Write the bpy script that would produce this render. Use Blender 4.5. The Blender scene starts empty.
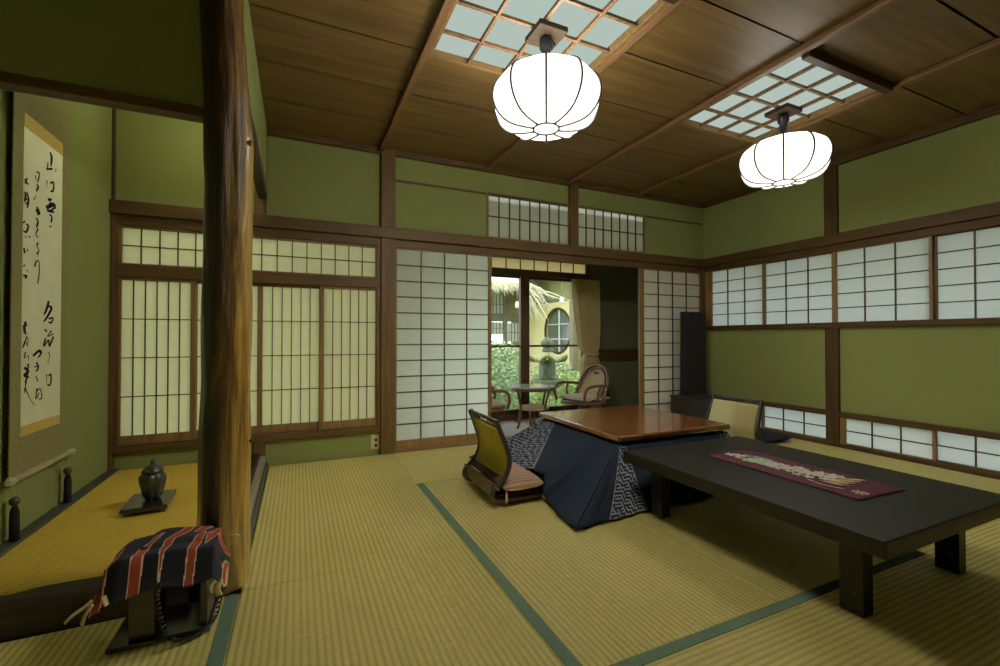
import bpy, bmesh, math, random
from mathutils import Vector, Matrix
random.seed(7)
SC = bpy.context.scene
COL = SC.collection
PI = math.pi

# ------------------------------------------------------------------ materials
class NT:
    def __init__(s, name):
        s.m = bpy.data.materials.new(name); s.m.use_nodes = True
        s.t = s.m.node_tree; s.t.nodes.clear()
        s.out = s.n('ShaderNodeOutputMaterial')
    def n(s, typ, **kw):
        x = s.t.nodes.new(typ)
        for k, v in kw.items():
            if k in x.inputs: x.inputs[k].default_value = v
            else: setattr(x, k, v)
        return x
    def l(s, a, b): s.t.links.new(a, b)
    def coords(s, scale=(1, 1, 1)):
        tc = s.n('ShaderNodeTexCoord'); mp = s.n('ShaderNodeMapping'); mp.inputs['Scale'].default_value = scale
        s.l(tc.outputs['Object'], mp.inputs['Vector']); return mp.outputs['Vector']
    def noise(s, vec, scale, detail=4, rough=0.55, dist=0.0):
        x = s.n('ShaderNodeTexNoise', Scale=scale, Detail=detail, Roughness=rough, Distortion=dist); s.l(vec, x.inputs['Vector']); return x.outputs['Fac']
    def ramp(s, fac, stops):
        r = s.n('ShaderNodeValToRGB'); e = r.color_ramp.elements
        e[0].position, e[0].color = stops[0][0], (*stops[0][1], 1); e[1].position, e[1].color = stops[-1][0], (*stops[-1][1], 1)
        for p, c in stops[1:-1]:
            q = e.new(p); q.color = (*c, 1)
        s.l(fac, r.inputs['Fac']); return r.outputs['Color']
    def bump(s, h, strength, dist=0.002):
        b = s.n('ShaderNodeBump', Strength=strength, Distance=dist); s.l(h, b.inputs['Height']); return b.outputs['Normal']
    def pbsdf(s, color=None, rough=0.6, spec=0.4, metal=0.0, normal=None, coat=0.0, sheen=0.0):
        p = s.n('ShaderNodeBsdfPrincipled'); p.inputs['Roughness'].default_value = rough
        p.inputs['Specular IOR Level'].default_value = spec; p.inputs['Metallic'].default_value = metal
        p.inputs['Coat Weight'].default_value = coat; p.inputs['Coat Roughness'].default_value = 0.08
        p.inputs['Sheen Weight'].default_value = sheen
        if color is not None:
            if isinstance(color, tuple): p.inputs['Base Color'].default_value = (*color, 1)
            else: s.l(color, p.inputs['Base Color'])
        if normal is not None: s.l(normal, p.inputs['Normal'])
        s.l(p.outputs[0], s.out.inputs['Surface']); return s.m

def mul(c, k): return tuple(x * k for x in c)

def plain(name, c, rough=0.6, spec=0.4, metal=0.0, var=0.12, scale=30, bump=0.0, coat=0.0, sheen=0.0):
    t = NT(name); v = t.coords(); f = t.noise(v, scale)
    col = t.ramp(f, [(0.3, mul(c, 1 - var)), (0.7, mul(c, 1 + var))])
    return t.pbsdf(col, rough, spec, metal, t.bump(f, bump) if bump else None, coat, sheen)

def wood(name, a, b, axis='X', rough=0.5, spec=0.35, scale=1.0, coat=0.0, bump=0.15):
    t = NT(name); k = {'X': (1.2, 22, 22), 'Y': (22, 1.2, 22), 'Z': (22, 22, 1.2)}[axis]
    v = t.coords(tuple(q * scale for q in k)); f = t.noise(v, 1.6, 5, 0.6, 0.6)
    col = t.ramp(f, [(0.3, a), (0.72, b)])
    return t.pbsdf(col, rough, spec, 0, t.bump(f, bump, 0.001), coat)

def tatami(name, axis, lo, hi, rough=0.62):
    # axis = direction the ribs run in
    t = NT(name); v = t.coords()
    w = t.n('ShaderNodeTexWave', wave_type='BANDS', bands_direction='X' if axis == 'Y' else 'Y', wave_profile='SIN')
    w.inputs['Scale'].default_value = 2 * PI / 20 / 0.0235; w.inputs['Distortion'].default_value = 0.25
    w.inputs['Detail'].default_value = 1.0; w.inputs['Detail Scale'].default_value = 1.0
    t.l(v, w.inputs['Vector'])
    fs = t.coords((9, 900, 1) if axis == 'X' else (900, 9, 1))
    fs = t.coords((14, 220, 1) if axis == 'Y' else (220, 14, 1))
    f2 = t.noise(fs, 1.0, 2, 0.5)
    big = t.noise(v, 1.7, 3, 0.5)
    c1 = t.ramp(w.outputs['Fac'], [(0.0, mul(hi, 0.66)), (0.28, lo), (0.72, hi)])
    mx = t.n('ShaderNodeMix', data_type='RGBA', blend_type='MULTIPLY'); mx.inputs['Factor'].default_value = 1.0
    g = t.ramp(f2, [(0.25, (0.84, 0.84, 0.82)), (0.75, (1.12, 1.12, 1.1))])
    t.l(c1, mx.inputs['A']); t.l(g, mx.inputs['B'])
    m2 = t.n('ShaderNodeMix', data_type='RGBA', blend_type='MULTIPLY'); m2.inputs['Factor'].default_value = 1.0
    g2 = t.ramp(big, [(0.3, (0.93, 0.92, 0.86)), (0.7, (1.05, 1.05, 1.05))])
    t.l(mx.outputs['Result'], m2.inputs['A']); t.l(g2, m2.inputs['B'])
    return t.pbsdf(m2.outputs['Result'], rough, 0.35, 0, t.bump(w.outputs['Fac'], 0.35, 0.003))

def paper(name, trans, diff, fib=0.06):
    t = NT(name); v = t.coords((3, 3, 60)); f = t.noise(v, 1.5, 3)
    c1 = t.ramp(f, [(0.3, mul(trans, 1 - fib)), (0.7, mul(trans, 1 + fib))])
    tr = t.n('ShaderNodeBsdfTranslucent'); t.l(c1, tr.inputs['Color'])
    df = t.n('ShaderNodeBsdfDiffuse'); df.inputs['Color'].default_value = (*diff, 1)
    ad = t.n('ShaderNodeAddShader'); t.l(tr.outputs[0], ad.inputs[0]); t.l(df.outputs[0], ad.inputs[1])
    t.l(ad.outputs[0], t.out.inputs['Surface']); return t.m

def glass(name, tint=(0.94, 0.97, 0.95)):
    t = NT(name); tr = t.n('ShaderNodeBsdfTransparent'); tr.inputs['Color'].default_value = (*tint, 1)
    gl = t.n('ShaderNodeBsdfGlossy'); gl.inputs['Roughness'].default_value = 0.02
    fr = t.n('ShaderNodeFresnel', IOR=1.35); mx = t.n('ShaderNodeMixShader')
    t.l(fr.outputs[0], mx.inputs[0]); t.l(tr.outputs[0], mx.inputs[1]); t.l(gl.outputs[0], mx.inputs[2])
    t.l(mx.outputs[0], t.out.inputs['Surface']); return t.m

def emit(name, c, s):
    t = NT(name); e = t.n('ShaderNodeEmission'); e.inputs['Color'].default_value = (*c, 1); e.inputs['Strength'].default_value = s
    t.l(e.outputs[0], t.out.inputs['Surface']); return t.m

def log_material():
    t = NT('polished_log'); v = t.coords((12, 12, 1.0)); f = t.noise(v, 1.7, 7, 0.68, 1.4)
    v2 = t.coords((30, 30, 1.5)); g = t.noise(v2, 1.4, 4, 0.6, 0.8)
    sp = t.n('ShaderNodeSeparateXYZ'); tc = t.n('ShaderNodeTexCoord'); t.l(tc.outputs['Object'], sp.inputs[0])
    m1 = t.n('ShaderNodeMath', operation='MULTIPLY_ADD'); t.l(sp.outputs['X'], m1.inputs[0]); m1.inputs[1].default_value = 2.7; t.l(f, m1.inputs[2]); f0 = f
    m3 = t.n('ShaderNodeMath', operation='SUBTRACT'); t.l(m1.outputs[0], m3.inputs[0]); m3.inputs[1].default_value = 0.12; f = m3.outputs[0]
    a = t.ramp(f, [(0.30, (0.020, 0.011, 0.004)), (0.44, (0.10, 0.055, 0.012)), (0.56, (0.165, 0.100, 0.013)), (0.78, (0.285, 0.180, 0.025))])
    mx = t.n('ShaderNodeMix', data_type='RGBA', blend_type='MULTIPLY'); mx.inputs['Factor'].default_value = 1
    b = t.ramp(g, [(0.36, (0.28, 0.22, 0.18)), (0.5, (0.85, 0.82, 0.8)), (0.68, (1.3, 1.3, 1.3))]); t.l(a, mx.inputs['A']); t.l(b, mx.inputs['B'])
    return t.pbsdf(mx.outputs['Result'], 0.33, 0.5, 0, t.bump(f0, 0.8, 0.014), 0.3)

def stripes(name, a, b, axis, period, rough=0.85, duty=0.5):
    t = NT(name); v = t.coords()
    w = t.n('ShaderNodeTexWave', wave_type='BANDS', bands_direction=axis, wave_profile='SIN')
    w.inputs['Scale'].default_value = 2 * PI / 20 / period; w.inputs['Distortion'].default_value = 0.1
    t.l(v, w.inputs['Vector']); f = t.noise(v, 60, 2)
    c = t.ramp(w.outputs['Fac'], [(duty - 0.12, a), (duty + 0.12, b)])
    return t.pbsdf(c, rough, 0.2, 0, t.bump(f, 0.3, 0.002))

def spots(name, base, dot, scale, size, rough=0.5):
    t = NT(name); v = t.coords(); x = t.n('ShaderNodeTexVoronoi', Scale=scale); t.l(v, x.inputs['Vector'])
    n = t.noise(v, scale * 0.35, 2); mm = t.n('ShaderNodeMath', operation='MULTIPLY'); t.l(n, mm.inputs[0]); mm.inputs[1].default_value = 2 * size
    lt = t.n('ShaderNodeMath', operation='LESS_THAN'); t.l(x.outputs['Distance'], lt.inputs[0]); t.l(mm.outputs[0], lt.inputs[1])
    c = t.ramp(lt.outputs[0], [(0.0, base), (1.0, dot)])
    return t.pbsdf(c, rough, 0.3)

def greenwall(name, c):
    t = NT(name); v = t.coords(); f = t.noise(v, 260, 3, 0.7); b = t.noise(v, 1.2, 3)
    col = t.ramp(b, [(0.3, mul(c, 0.93)), (0.7, mul(c, 1.06))])
    return t.pbsdf(col, 0.92, 0.12, 0, t.bump(f, 0.25, 0.001))

M = {}
M['wall'] = greenwall('green_sand_plaster', (0.174, 0.200, 0.070))
M['post'] = wood('post_wood', (0.050, 0.028, 0.008), (0.108, 0.063, 0.019), 'Z', 0.55, 0.22)
M['beam_x'] = wood('beam_wood_x', (0.042, 0.024, 0.008), (0.090, 0.052, 0.017), 'X', 0.55, 0.2)
M['beam_y'] = wood('beam_wood_y', (0.036, 0.020, 0.007), (0.076, 0.044, 0.014), 'Y', 0.6, 0.15)
M['sash_x'] = wood('sash_wood_x', (0.105, 0.058, 0.018), (0.205, 0.125, 0.042), 'X', 0.5)
M['sash_y'] = wood('sash_wood_y', (0.105, 0.058, 0.018), (0.205, 0.125, 0.042), 'Y', 0.5)
M['sash_z'] = wood('sash_wood_z', (0.105, 0.058, 0.018), (0.205, 0.125, 0.042), 'Z', 0.5)
M['post_side'] = wood('side_post_wood', (0.032, 0.018, 0.006), (0.070, 0.041, 0.013), 'Z', 0.6, 0.15)
M['lattice'] = plain('lattice_wood', (0.060, 0.034, 0.016), 0.55, 0.3)
M['board'] = wood('ceiling_boards', (0.062, 0.036, 0.0105), (0.148, 0.089, 0.027), 'X', 0.42, 0.4, 0.5)
M['ceilbeam'] = wood('ceiling_beam_wood', (0.080, 0.040, 0.015), (0.19, 0.105, 0.045), 'Y', 0.45)
M['ceildark'] = wood('dark_ceiling_bar', (0.020, 0.011, 0.006), (0.045, 0.024, 0.012), 'X', 0.5)
M['tat_y'] = tatami('tatami_ribs_y', 'Y', (0.66, 0.575, 0.185), (0.79, 0.71, 0.275))
M['tat_x'] = tatami('tatami_ribs_x', 'X', (0.66, 0.575, 0.185), (0.79, 0.71, 0.275))
M['tat_gold'] = tatami('tatami_aged_gold', 'X', (0.58, 0.40, 0.045), (0.70, 0.50, 0.075))
M['heri'] = plain('tatami_border_green', (0.050, 0.082, 0.052), 0.8, 0.2, var=0.2, scale=120)
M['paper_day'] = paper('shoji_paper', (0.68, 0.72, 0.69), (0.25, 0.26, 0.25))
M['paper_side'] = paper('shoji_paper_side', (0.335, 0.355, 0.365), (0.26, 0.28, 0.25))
M['paper_shaded'] = paper('shoji_paper_shaded', (0.52, 0.51, 0.46), (0.30, 0.30, 0.28))  # shade of the dark veranda behind put into the paper colour
M['paper_alcove'] = paper('shoji_paper_yellow', (0.34, 0.345, 0.265), (0.38, 0.38, 0.29))  # yellower and less translucent than the door paper
M['paper_warm'] = paper('shoji_paper_warm', (0.42, 0.38, 0.26), (0.3, 0.27, 0.19))
M['glass'] = glass('window_glass')
M['lamp_up'] = emit('lamp_shade_glow', (1.0, 0.96, 0.88), 20.0)
M['lamp_up2'] = emit('far_lamp_shade_glow', (1.0, 0.95, 0.84), 4.5)
M['lamp_dn2'] = emit('far_lamp_bowl_glow', (1.0, 0.90, 0.72), 30.0)
M['lamp_dn'] = emit('lamp_bowl_glow', (1.0, 0.92, 0.76), 124.0)
M['wire'] = plain('black_wire', (0.012, 0.011, 0.010), 0.4, 0.5)
M['plate'] = wood('canopy_plate_wood', (0.020, 0.0115, 0.005), (0.040, 0.023, 0.010), 'X', 0.6, 0.2)
M['socket'] = plain('dark_socket', (0.008, 0.009, 0.010), 0.35, 0.5)
M['pane'] = emit('skylight_pane', (0.80, 0.97, 0.86), 0.55)
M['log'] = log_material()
M['black_lac'] = plain('black_lacquer', (0.010, 0.009, 0.009), 0.22, 0.5, var=0.1)
M['dark_rough'] = wood('dark_rough_wood', (0.010, 0.007, 0.005), (0.045, 0.030, 0.020), 'X', 0.6, 0.3, 1.5, bump=0.6)
M['pebble'] = spots('speckled_bark', (0.20, 0.18, 0.13), (0.05, 0.045, 0.035), 60, 0.25, 0.8)
M['base_strip'] = plain('dark_base_strip', (0.035, 0.042, 0.030), 0.7, 0.3)
M['kotatsu'] = wood('brown_lacquer_top', (0.060, 0.022, 0.0065), (0.105, 0.041, 0.011), 'Y', 0.20, 0.5, 0.5, 0.5, 0.0)
M['kotatsu_edge'] = wood('brown_lacquer_edge', (0.055, 0.020, 0.008), (0.09, 0.034, 0.012), 'X', 0.3, 0.5)
M['table'] = plain('dark_table_lacquer', (0.0045, 0.0040, 0.0026), 0.46, 0.15, var=0.15, scale=8)
M['navy'] = plain('navy_quilt_cloth', (0.0028, 0.0062, 0.0128), 0.85, 0.12, var=0.15, scale=300, bump=0.2)
M['navy_dk'] = plain('navy_print_ground', (0.006, 0.009, 0.018), 0.85, 0.15)
M['fret'] = plain('pale_fret_print', (0.19, 0.205, 0.25), 0.85, 0.15)
M['zframe'] = plain('dark_bentwood', (0.013, 0.010, 0.008), 0.45, 0.3)
M['olive'] = plain('olive_back_fabric', (0.235, 0.190, 0.035), 0.9, 0.12, scale=300, bump=0.15)
M['cream'] = plain('cream_pad_fabric', (0.56, 0.50, 0.24), 0.85, 0.15, scale=300, bump=0.15)
M['zbrown'] = wood('brown_seat_board', (0.030, 0.014, 0.006), (0.052, 0.026, 0.011), 'Y', 0.55, 0.2)
M['cushion'] = stripes('pink_striped_cushion', (0.215, 0.130, 0.090), (0.34, 0.235, 0.175), 'Y', 0.022)
M['zabuton'] = plain('navy_zabuton', (0.012, 0.014, 0.024), 0.85, 0.15, scale=200)
M['runner'] = plain('maroon_runner', (0.036, 0.0065, 0.014), 0.85, 0.2, scale=250, bump=0.1)
M['white'] = plain('white_embroidery', (0.90, 0.88, 0.78), 0.8, 0.2)
M['pink'] = plain('pale_pink_embroidery', (0.88, 0.66, 0.62), 0.8, 0.2)
M['leafg'] = plain('pale_green_embroidery', (0.52, 0.72, 0.46), 0.8, 0.2)
M['yellow'] = plain('pale_yellow_embroidery', (0.92, 0.78, 0.46), 0.8, 0.2)
M['teal'] = plain('grey_teal_embroidery', (0.28, 0.36, 0.33), 0.8, 0.2)
M['mount'] = spots('olive_brocade', (0.165, 0.155, 0.062), (0.125, 0.118, 0.045), 55, 0.3, 0.8)
M['gold'] = spots('gold_brocade', (0.50, 0.38, 0.10), (0.38, 0.27, 0.06), 90, 0.3, 0.6)
M['scroll'] = plain('scroll_paper', (0.90, 0.93, 0.76), 0.9, 0.1, var=0.05, scale=8)
M['ink'] = plain('ink', (0.012, 0.012, 0.014), 0.8, 0.1)
M['roller'] = plain('pale_roller', (0.36, 0.30, 0.15), 0.35, 0.5)
M['ivory'] = plain('ivory_knob', (0.45, 0.40, 0.28), 0.3, 0.5)
M['bronze'] = plain('dark_bronze', (0.040, 0.048, 0.038), 0.32, 0.5, 0.55, 0.3, 18)
M['tassel'] = plain('black_tassel', (0.012, 0.012, 0.011), 0.9, 0.1)
M['bakelite'] = plain('black_bakelite', (0.010, 0.009, 0.010), 0.18, 0.5)
M['stand'] = wood('phone_stand_wood', (0.009, 0.005, 0.0028), (0.020, 0.011, 0.006), 'Z', 0.35)
M['cl_navy'] = plain('cloth_black_navy', (0.012, 0.012, 0.017), 0.85, 0.15, scale=200)
M['cl_red'] = plain('cloth_rust_red', (0.235, 0.045, 0.022), 0.85, 0.15, scale=200)
M['cl_white'] = plain('cloth_cream_line', (0.48, 0.38, 0.30), 0.85, 0.15)
M['fringe'] = plain('beige_fringe', (0.42, 0.36, 0.18), 0.85, 0.15)
M['outlet'] = plain('cream_outlet', (0.56, 0.53, 0.33), 0.4, 0.5)
M['mirror_cover'] = spots('black_flecked_cover', (0.008, 0.008, 0.009), (0.050, 0.048, 0.046), 34, 0.17, 0.9)
M['cabinet'] = plain('black_brown_cabinet', (0.020, 0.014, 0.012), 0.4, 0.5)
M['rattan'] = plain('rattan_brown', (0.105, 0.050, 0.020), 0.38, 0.5)
M['cane'] = stripes('woven_cane', (0.33, 0.24, 0.14), (0.45, 0.35, 0.22), 'Z', 0.012)
M['seatpad'] = spots('mottled_seat_cushion', (0.46, 0.40, 0.32), (0.20, 0.13, 0.10), 30, 0.3, 0.85)
M['tglass'] = plain('table_glass_top', (0.36, 0.46, 0.45), 0.08, 0.5)
M['curtain'] = plain('tan_curtain', (0.46, 0.38, 0.19), 0.9, 0.1, scale=200, bump=0.1)
M['carpet'] = plain('grey_carpet', (0.42, 0.42, 0.40), 0.95, 0.1, scale=300, bump=0.2)
M['ver_wall'] = greenwall('veranda_dark_plaster', (0.12, 0.13, 0.075))
M['ver_ceil'] = wood('veranda_ceiling', (0.16, 0.09, 0.03), (0.24, 0.14, 0.05), 'X', 0.5)
M['fascia'] = wood('window_frame_wood', (0.045, 0.022, 0.009), (0.09, 0.046, 0.018), 'X', 0.45)
M['fascia_z'] = wood('window_frame_wood_z', (0.045, 0.022, 0.009), (0.09, 0.046, 0.018), 'Z', 0.45)
M['ground'] = plain('mossy_ground', (0.16, 0.20, 0.07), 0.95, 0.1, var=0.4, scale=6, bump=0.3)
M['yellow_wall'] = greenwall('yellow_garden_wall', (0.76, 0.68, 0.36))
M['ochre_wall'] = greenwall('ochre_upper_wall', (0.36, 0.35, 0.17))
M['grey_wood'] = wood('weathered_wood', (0.16, 0.14, 0.10), (0.28, 0.25, 0.19), 'X', 0.8)
M['thatch'] = wood('thatch', (0.42, 0.38, 0.26), (0.70, 0.66, 0.50), 'Y', 0.9)
M['stone'] = plain('lantern_stone', (0.125, 0.14, 0.095), 0.9, 0.1, var=0.35, scale=14, bump=0.4)
M['lantern_cap'] = plain('pale_lantern_cap', (0.30, 0.29, 0.16), 0.95, 0.1, var=0.35, scale=16, bump=0.4)  # cap paler and yellower than the stone below it
M['leaf'] = plain('pale_green_leaves', (0.36, 0.46, 0.27), 0.6, 0.3, var=0.45, scale=12)
M['leaf2'] = plain('fresh_green_leaves', (0.34, 0.46, 0.16), 0.5, 0.4, var=0.4, scale=12)
M['straw'] = plain('pale_dry_branch', (0.72, 0.68, 0.52), 0.9, 0.1)
M['reflected_white'] = plain('lamp_reflection_white', (0.80, 0.82, 0.76), 0.8, 0.2)
M['sky_glass'] = plain('bright_shoji_white', (0.70, 0.76, 0.78), 0.7, 0.2)
M['dark_glass'] = plain('dark_round_window', (0.13, 0.15, 0.13), 0.15, 0.5)
M['roof'] = plain('roof', (0.10, 0.095, 0.085), 0.8, 0.2)
M['fusuma'] = plain('fusuma_paper', (0.46, 0.43, 0.30), 0.85, 0.1, var=0.04)

# ------------------------------------------------------------------ mesh tools
ORG = {}
class MB:
    def __init__(s, X=None): s.b = bmesh.new(); s.X = X
    def _mi(s, faces, mi):
        for f in faces: f.material_index = mi
    def box(s, x0, x1, y0, y1, z0, z1, bev=0.0, mi=0, seg=2, rot=None):
        r = bmesh.ops.create_cube(s.b, size=1.0); vs = r['verts']
        sx, sy, sz = abs(x1 - x0), abs(y1 - y0), abs(z1 - z0); c = Vector(((x0 + x1) / 2, (y0 + y1) / 2, (z0 + z1) / 2))
        for v in vs: v.co = Vector((v.co.x * sx, v.co.y * sy, v.co.z * sz))
        if rot is not None:
            for v in vs: v.co = rot @ v.co
        for v in vs: v.co += c
        fs = {f for v in vs for f in v.link_faces}; s._mi(fs, mi)
        if bev > 0:
            es = list({e for v in vs for e in v.link_edges})
            q = bmesh.ops.bevel(s.b, geom=es, offset=min(bev, 0.45 * min(sx, sy, sz)), segments=seg, affect='EDGES', profile=0.5)
            s._mi(q['faces'], mi)
        return s
    def lathe(s, prof, c=(0, 0, 0), seg=24, mi=0, lobes=0, amp=0.0, sx=1.0, sy=1.0, cap=True):
        rings = []
        for r, z in prof:
            ring = []
            for k in range(seg):
                a = 2 * PI * k / seg; rr = r * (1 + amp * math.cos(lobes * a)) if lobes else r
                ring.append(s.b.verts.new((c[0] + rr * math.cos(a) * sx, c[1] + rr * math.sin(a) * sy, c[2] + z)))
            rings.append(ring)
        for a, b in zip(rings, rings[1:]):
            for k in range(seg):
                f = s.b.faces.new((a[k], a[(k + 1) % seg], b[(k + 1) % seg], b[k])); f.material_index = mi; f.smooth = True
        if cap:
            f = s.b.faces.new(list(reversed(rings[0]))); f.material_index = mi
            f = s.b.faces.new(rings[-1]); f.material_index = mi
        return s
    def tube(s, pts, r, seg=8, mi=0, closed=False, flat=None):
        P = [Vector(p) for p in pts]; n = len(P); rings = []
        R = r if isinstance(r, (list, tuple)) else [r] * n
        up = None
        for i in range(n):
            if closed: d = P[(i + 1) % n] - P[i - 1]
            else: d = P[min(i + 1, n - 1)] - P[max(i - 1, 0)]
            d.normalize()
            if up is None:
                up = Vector((0, 0, 1)) if abs(d.z) < 0.9 else Vector((0, 1, 0))
            sd = d.cross(up)
            if sd.length < 1e-5: sd = d.cross(Vector((1, 0, 0)))
            sd.normalize(); up = sd.cross(d).normalized()
            k1, k2 = (1, 1) if flat is None else flat
            rings.append([s.b.verts.new(P[i] + (sd * math.cos(2 * PI * k / seg) * k1 + up * math.sin(2 * PI * k / seg) * k2) * R[i]) for k in range(seg)])
        m = n if closed else n - 1
        for i in range(m):
            a, b = rings[i], rings[(i + 1) % n]
            for k in range(seg):
                f = s.b.faces.new((a[k], a[(k + 1) % seg], b[(k + 1) % seg], b[k])); f.material_index = mi; f.smooth = True
        if not closed:
            s.b.faces.new(list(reversed(rings[0]))).material_index = mi; s.b.faces.new(rings[-1]).material_index = mi
        return s
    def grid(s, fn, nu, nv, mi=None, smooth=True, wrap=False):
        V = [[s.b.verts.new(fn(i / nu, j / nv)) for j in range(nv + 1)] for i in range(nu + (0 if wrap else 1))]
        for i in range(nu):
            for j in range(nv):
                a = V[i]; b = V[(i + 1) % len(V)]
                f = s.b.faces.new((a[j], b[j], b[j + 1], a[j + 1])); f.smooth = smooth
                if mi is not None: f.material_index = mi(( i + .5) / nu, (j + .5) / nv) if callable(mi) else mi
        return s
    def prism(s, poly, axis, a, b, mi=0):
        def P(u, v, w): return {'X': (w, u, v), 'Y': (u, w, v), 'Z': (u, v, w)}[axis]
        A = [s.b.verts.new(P(u, v, a)) for u, v in poly]; B = [s.b.verts.new(P(u, v, b)) for u, v in poly]
        n = len(poly); fs = [s.b.faces.new(A), s.b.faces.new(list(reversed(B)))]
        for k in range(n): fs.append(s.b.faces.new((A[k], B[k], B[(k + 1) % n], A[(k + 1) % n])))
        s._mi(fs, mi); return s
    def build(s, name, mats, parent=None, smooth=False, recalc=True, solid=0.0):
        if s.X is not None:
            for v in s.b.verts: v.co = s.X @ v.co
        if recalc: bmesh.ops.recalc_face_normals(s.b, faces=s.b.faces)
        cs = [v.co for v in s.b.verts]
        if parent is not None: org = ORG[parent.name]
        else:
            org = Vector(((min(c.x for c in cs) + max(c.x for c in cs)) / 2, (min(c.y for c in cs) + max(c.y for c in cs)) / 2, min(c.z for c in cs)))
        for v in s.b.verts: v.co -= org
        me = bpy.data.meshes.new(name); s.b.to_mesh(me); s.b.free()
        for m in (mats if isinstance(mats, (list, tuple)) else [mats]): me.materials.append(M[m])
        if smooth:
            for p in me.polygons: p.use_smooth = True
        o = bpy.data.objects.new(name, me); COL.objects.link(o)
        if parent is not None: o.parent = parent
        else: o.location = org
        ORG[o.name] = Vector(org)
        if solid:
            md = o.modifiers.new('thickness', 'SOLIDIFY'); md.thickness = solid; md.offset = -1
        return o

def tag(o, label, cat, group=None, kind=None):
    o['label'] = label; o['category'] = cat
    if group: o['group'] = group
    if kind: o['kind'] = kind
    return o
def thing(name, loc, label, cat, group=None):
    o = bpy.data.objects.new(name, None); o.empty_display_size = 0.05; COL.objects.link(o); o.location = loc
    ORG[o.name] = Vector(loc); return tag(o, label, cat, group)
def struct(o, label=None, cat=None):
    o['kind'] = 'structure'
    if label: o['label'] = label
    if cat: o['category'] = cat
    return o
def catmull(pts, n=6, closed=False):
    P = [Vector(p) for p in pts]; out = []; N = len(P)
    for i in range(N if closed else N - 1):
        a, b, c, d = (P[(i - 1) % N] if closed or i > 0 else P[0]), P[i], P[(i + 1) % N], (P[(i + 2) % N] if closed or i + 2 < N else P[-1])
        for k in range(n):
            t = k / n
            out.append(0.5 * ((2 * b) + (c - a) * t + (2 * a - 5 * b + 4 * c - d) * t * t + (3 * b - a - 3 * c + d) * t ** 3))
    if not closed: out.append(P[-1])
    return out

# ------------------------------------------------------------------ room shell
XL, XR, YB, YF, ZC = -1.19, 4.534, 3.92, -1.80, 2.66
PW = 3.95                                   # plaster face of the back wall

# floor slab, ceiling, walls
struct(MB().box(XL - .1, XR + .1, YF - .1, YB + .12, -.16, -.055, 0).build('floor', 'grey_wood'), 'timber sub-floor under the straw mats', 'floor')
c = MB()
ys = [-1.80, -1.33, -.85, -.37, .11, .59, 1.07, 1.55]
rowsY = [YF] + [2.50 + .475 * k for k in range(-9, 0)] + [2.50, 2.975, 3.45, YB]
spans = [(-.23, .63), (.63, 1.665), (1.665, 2.60), (2.60, 3.52), (3.52, XR)]
for si, (a, b) in enumerate(spans):
    for j in range(len(rowsY) - 1):
        y0, y1 = rowsY[j], rowsY[j + 1]
        if si in (1, 3):
            if y0 >= 1.54 and y1 <= 2.52: continue
            if y0 < 1.57 < y1: y1 = 1.57
        # each board laps over the next: far edge a little lower
        lo = .009
        x0, x1 = a, b
        vs = [(x0, y0 + .007, ZC), (x1, y0 + .007, ZC), (x1, y1 - .007, ZC - .002), (x0, y1 - .007, ZC - .002)]
        V = [c.b.verts.new(p) for p in vs]; W = [c.b.verts.new((p[0], p[1], p[2] + .003)) for p in vs]
        c.b.faces.new(V); c.b.faces.new(list(reversed(W)))
        for k in range(4): c.b.faces.new((V[k], W[k], W[(k + 1) % 4], V[(k + 1) % 4]))
ceil = struct(c.build('ceiling', 'board'), 'brown boarded ceiling of lapped cedar planks', 'ceiling')
struct(MB().box(XL - .05, XR + .05, YF - .05, YB + .1, 2.76, 2.84).build('ceiling', 'roof'), 'dark ceiling void above the cedar boards', 'ceiling')
struct(MB().box(XL, -.23, 2.155, YB + .02, 2.68, 2.70).build('ceiling', 'board'), 'plain board ceiling inside the scroll alcove', 'ceiling')
struct(MB().box(XL, -.23, YF, 2.105, 2.655, 2.70).build('ceiling', 'board'), 'board ceiling in front of the scroll alcove', 'ceiling')
n_trim = [0]
def trim(mb, mat, label):
    n_trim[0] += 1
    return struct(mb.build('trim_%d' % n_trim[0], mat), label, 'trim')
for i, (x, lab) in enumerate([(.655, 'ceiling batten running to the left shoji pillar'), (1.665, 'ceiling batten between the two middle rows of boards'), (2.60, 'ceiling batten beside the far light panel'), (3.52, 'ceiling batten nearest the right wall')]):
    if i == 1:
        m = MB().box(x - .020, x + .020, YF, YB, ZC - .036, ZC - .004, .004)
    else: m = MB().box(x - .022, x + .022, YF, YB, ZC - .040, ZC - .004, .004)
    trim(m, 'ceilbeam', lab)
trim(MB().box(.69, 1.645, 1.545, 1.59, ZC - .05, ZC - .005, .003), 'ceildark', 'dark cross bar at the near edge of the larger light panel')
trim(MB().box(2.63, 3.50, 1.545, 1.59, ZC - .06, ZC - .005, .003), 'ceildark', 'dark cross bar at the near edge of the far light panel')
# cornices
trim(MB().box(-.225, XR, YB - .01, PW + .01, 2.605, 2.66, .004), 'beam_x', 'slim cornice above the shoji wall')
trim(MB().box(XR - .03, XR + .02, YF, YB - .01, 2.60, 2.66, .004), 'beam_y', 'slim cornice above the right wall')

# back wall (plaster) with its openings
w = MB()
w.box(XL - .1, .66, PW, PW + .08, -.05, .20)
w.box(XL - .1, .66, PW, PW + .08, 1.86, 2.76)
w.box(.66, 1.67, PW, PW + .08, 1.86, 2.76); w.box(3.605, XR + .1, PW, PW + .08, 1.86, 2.76)
w.box(1.67, 3.605, PW, PW + .08, 2.40, 2.76); w.box(1.67, 3.605, PW, PW + .08, 1.86, 1.985)
struct(w.build('wall_back', 'wall'), 'olive green plaster back wall above and below the shoji', 'wall')
struct(MB().box(XL - .09, XL, YF, PW, -.05, 2.76).build('wall_left', 'wall'), 'olive green plaster wall behind the hanging scroll', 'wall')
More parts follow.
